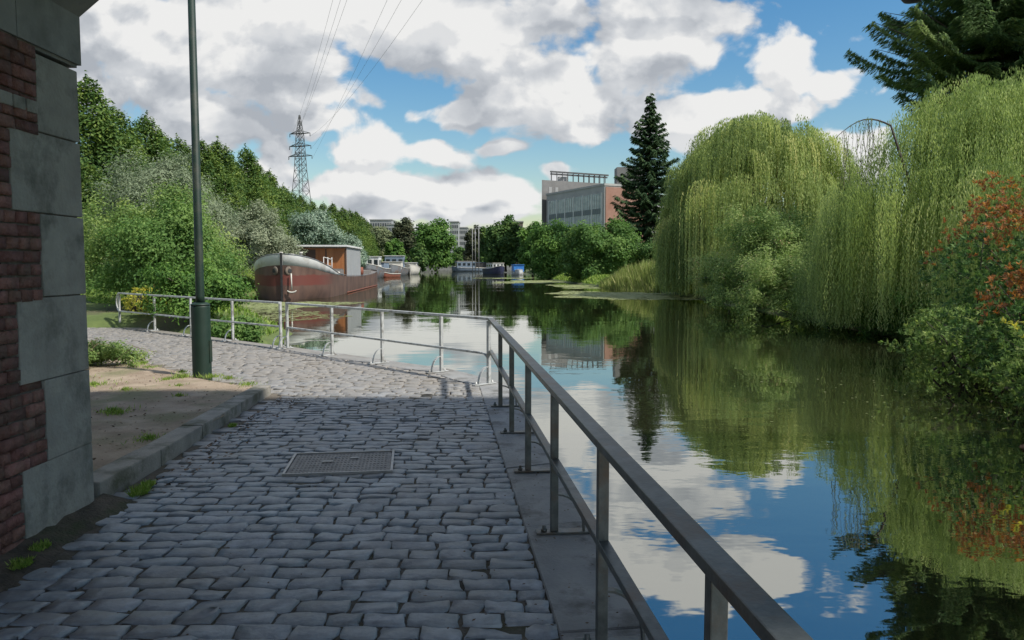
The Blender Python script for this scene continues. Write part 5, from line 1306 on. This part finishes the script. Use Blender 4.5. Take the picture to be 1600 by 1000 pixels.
# ------------------------------------------------------------------ small plants, grass, floating weed
def tufts():
    rng = np.random.default_rng(77)
    spots = []
    for _ in range(46):
        x = rng.uniform(-8.5, -3.3); y = rng.uniform(6.5, 13.0)
        if float(sdist(np.array([x]), np.array([y]), [(-3.3, 6.0), (-3.5, 10.3), (-5, 11.7), (-8.4, 15.0), (-9, 6)])[0]) < 0: spots.append((x, y, rng.uniform(.05, .2), .05))
    spots += [(-4.7, 10.85, .22, .09), (-4.3, 10.9, .2, .07), (-4.0, 10.75, .14, .06), (-5.6, 10.2, .3, .06), (-5.9, 9.4, .35, .06), (-3.55, 10.2, .2, .05), (-4.35, 8.3, .16, .08)]
    P = []; 
    for x, y, r, h in spots:
        n = int(60 + 700 * r); a = rng.uniform(0, 6.28, n); q = r * np.abs(rng.normal(0, .55, n)) * (1 + .5 * np.sin(3 * a + x * 9)); l = h * rng.uniform(.3, 1.3, n)
        D = unit(np.stack([rng.normal(0, .5, n), rng.normal(0, .5, n), np.ones(n)], 1)); C = np.stack([x + q * np.cos(a), y + q * np.sin(a), np.full(n, .095)], 1) + D * (l * .4)[:, None]
        P.append((C, D, l))
    # strip of weeds at wall foot and kerb foot
    for (x, y, r, h, z) in [(-2.8, 4.45, .07, .05, .02), (-2.75, 4.2, .08, .05, .02), (-2.78, 5.62, .10, .08, 0), (-2.8, 5.8, .07, .06, 0), (-2.8, 3.9, .07, .05, .02), (-2.95, 8.0, .06, .04, 0)]:
        n = 240; a = rng.uniform(0, 6.28, n); q = r * np.sqrt(rng.random(n)); l = h * rng.uniform(.4, 1.2, n)
        D = unit(np.stack([rng.normal(0, .6, n), rng.normal(0, .6, n), np.ones(n)], 1)); C = np.stack([x + q * np.cos(a) * .6, y + q * np.sin(a), np.full(n, z)], 1) + D * (l * .4)[:, None]; P.append((C, D, l))
    C = np.concatenate([p[0] for p in P]); D = np.concatenate([p[1] for p in P]); l = np.concatenate([p[2] for p in P]); n = len(C)
    S = unit(np.cross(D, rng.normal(size=(n, 3)))); V, Q = rhombs(C, D, S, l, np.full(n, .009)); tag(link('grass_tufts', np_mesh('grass_tufts', V, Q, False, rng.random(n)), LV['grass']), kind='stuff')
    # lawn blades
    n = 60000; X = rng.uniform(-34, -8, n * 2); Y = rng.uniform(21.1, 46, n * 2)
    k = (sdist(X, Y) > 1.2) & ((X + 4.65) * .72 + (Y - 15.95) * .69 > .4); X, Y = X[k][:n], Y[k][:n]; n = len(X); Z = hgt(X, Y)
    l = rng.uniform(.05, .13, n); D = unit(np.stack([rng.normal(0, .4, n), rng.normal(0, .4, n), np.ones(n)], 1)); C = np.stack([X, Y, Z], 1) + D * (l * .4)[:, None]
    S = unit(np.cross(D, rng.normal(size=(n, 3)))); V, Q = rhombs(C, D, S, l, np.full(n, .03)); tag(link('lawn_grass', np_mesh('lawn_grass', V, Q, False, rng.random(n)), LV['grass']), kind='stuff')
    # debris: dead leaves and pebbles on the earth and along kerb and coping
    n = 1500; X = rng.uniform(-7, -3.2, n); Y = rng.uniform(5.6, 12, n); k = X < -3.35 - np.maximum(0, (Y - 10)) ; X, Y = X[k], Y[k]; Z = np.full(len(X), .098)
    X2 = -2.78 + rng.random(420) ** 2 * .35 - (rng.random(420) * 0); Y2 = rng.uniform(5.6, 10, 420); X2 = X2 - (Y2 - 5.4) * .045; Z2 = np.full(420, .006)
    Y3 = rng.uniform(1.5, 10.5, 260); X3 = .708 - .093 * Y3 + rng.uniform(-.3, .2, 260); Z3 = np.full(260, .012)
    X4 = rng.uniform(-2.6, .1, 160); Y4 = rng.uniform(2.5, 11, 160); Z4 = np.full(160, .012)
    X, Y, Z = np.concatenate([X, X2, X3, X4]), np.concatenate([Y, Y2, Y3, Y4]), np.concatenate([Z, Z2, Z3, Z4]); n = len(X)
    D = unit(np.stack([rng.normal(size=n), rng.normal(size=n), rng.normal(0, .2, n)], 1)); S = unit(np.cross(D, np.stack([rng.normal(0, .3, n), rng.normal(0, .3, n), np.ones(n)], 1)))
    s = rng.uniform(.012, .045, n); s[-420:] *= .55; V, Q = rhombs(np.stack([X, Y, Z + .004], 1), D, S, s, s * .6)
    lm = mat('dead_leaf', (.05, .035, .025), (.22, .14, .08), .9, scale=3)
    tag(link('leaf_litter', np_mesh('leaf_litter', V, Q), lm), kind='stuff')
tufts()
def weed_clump():
    x, y = -6.9, 12.2; rng = np.random.default_rng(12)
    t = empty('weed_clump', (x, y, .10)); tag(t, 'low green weed clump with arching stems on the bare earth beside the bridge pier', 'weeds')
    cl = crown_clumps(rng, 60, .95, .75, .2, .12, .14, .5, -.2); V, Q, T = leaves_in_clumps(rng, cl, 200, .05, .022, (0, 0, -.3), 0, .4)
    link('foliage', np_mesh('foliage', V, Q, False, T), LV['bush'], t)
    m = MB(); C = []
    for k in range(30):
        a = rng.uniform(0, 6.28); r = rng.uniform(.4, .9); h = rng.uniform(.25, .5); s = Vector((rng.normal(0, .3), rng.normal(0, .25), 0)); e = s + Vector((math.cos(a) * r, math.sin(a) * r * .7, h * .6)); mid = (s + e) / 2 + Vector((0, 0, h * .6))
        m.tube([s, mid, e], [.006, .005, .002], 4)
        for j in range(26):
            u = .2 + .8 * rng.random(); p = s * (1 - u) ** 2 + mid * 2 * u * (1 - u) + e * u * u; C.append(p + Vector(rng.normal(0, .025, 3)))
    m.build('stems', M['dry_twig'], t); C = np.array([tuple(c) for c in C]); n = len(C); D = unit(rng.normal(size=(n, 3))); S = unit(np.cross(D, rng.normal(size=(n, 3))))
    V, Q = rhombs(C, D, S, np.full(n, .05), np.full(n, .012)); link('upper_leaves', np_mesh('upper_leaves', V, Q, False, rng.random(n)), LV['sage'], t)
weed_clump()

def floating():
    rng = np.random.default_rng(91); C = []; S_ = []
    # (cx, cy, rx, ry, density, leaf)
    patches = [(7.6, 57, 5.0, 6.5, 4200, .16), (9.5, 52, 2.5, 4, 1200, .14), (3.0, 100, 5.0, 9, 2400, .26), (-1, 128, 5, 5, 700, .3), (-12.5, 42, 3.2, 4.6, 3200, .12), (-10.5, 33, 2.6, 4.5, 900, .1),
               (7.0, 79, 3.0, 7, 1500, .2), (6.2, 13.0, 1.6, 3.0, 40, .02), (5.5, 9, 2.5, 5, 40, .018)]
    for cx, cy, rx, ry, n, s in patches:
        a = rng.uniform(0, 6.28, n); q = rng.random(n) ** .6; lump = 1 + .25 * np.sin(3 * a + cx) + .15 * np.sin(7 * a + cy)
        X = cx + rx * q * lump * np.cos(a); Y = cy + ry * q * lump * np.sin(a); k = sdist(X, Y) < .1
        C.append(np.stack([X[k], Y[k], np.full(k.sum(), WZ + .006)], 1)); S_.append(s * rng.uniform(.5, 1.3, k.sum()))
    C = np.concatenate(C); s = np.concatenate(S_); n = len(C); k = 6
    ang = np.arange(k) * 2 * math.pi / k; ang = ang[None, :] + rng.uniform(0, 6.28, n)[:, None]
    V = C[:, None, :] + np.stack([np.cos(ang) * s[:, None], np.sin(ang) * s[:, None] * .8, np.zeros_like(ang)], 2); V[:, :, 2] += rng.uniform(0, .004, n)[:, None]
    idx = np.arange(n)[:, None] * k; Q = np.concatenate([idx + [0, 1, 2, 3], idx + [0, 3, 4, 5]]); T = np.tile(np.clip(rng.normal(.5, .25, n), 0, 1), 2)
    tag(link('floating_weed', np_mesh('floating_weed', V.reshape(-1, 3), Q, False, T), LV['weed']), kind='stuff')
    # brown raft of dead leaves at the right edge
    n = 900; a = rng.uniform(0, 6.28, n); q = np.sqrt(rng.random(n)); C = np.stack([6.45 + .36 * q * np.cos(a), 9.0 + .28 * q * np.sin(a), WZ + .006 + rng.random(n) * .02], 1)
    D = unit(np.stack([rng.normal(size=n), rng.normal(size=n), rng.normal(0, .1, n)], 1)); S = unit(np.cross(D, np.tile([0, 0, 1.], (n, 1)))); V, Q = rhombs(C, D, S, np.full(n, .05), np.full(n, .03))
    o = link('leaf_raft', np_mesh('leaf_raft', V, Q), mat('raft_leaf', (.22, .09, .05), (.38, .19, .11), .9, scale=8)); tag(o, kind='stuff'); o['label'] = 'small raft of reddish brown dead leaves floating at the right edge'
floating()

def bank_cover():
    """rough grass and ground plants hiding the bare bank on both shores"""
    rng = np.random.default_rng(31); pts = []
    n = 160000; X = np.concatenate([rng.uniform(4, 22, n), rng.uniform(-34, -5, n)]); Y = np.concatenate([rng.uniform(6, 130, n), rng.uniform(17.5, 130, n)])
    s = sdist(X, Y); L1 = (X + 4.65) * .72 + (Y - 15.95) * .69
    k = (s > .05) & (s < 3.2) & (L1 > .45) & (rng.random(len(X)) < np.clip(60 / Y, .15, 1)); X, Y = X[k], Y[k]; n = len(X); Z = hgt(X, Y)
    l = rng.uniform(.12, .42, n) * np.where(X > 0, 1, .8); D = unit(np.stack([rng.normal(0, .5, n), rng.normal(0, .5, n), np.ones(n)], 1)); C = np.stack([X, Y, Z], 1) + D * (l * .4)[:, None]
    S = unit(np.cross(D, rng.normal(size=(n, 3)))); V, Q = rhombs(C, D, S, l, .035 + .0009 * Y); tag(link('bank_grass', np_mesh('bank_grass', V, Q, False, rng.random(n)), LV['grass']), kind='stuff')
bank_cover()
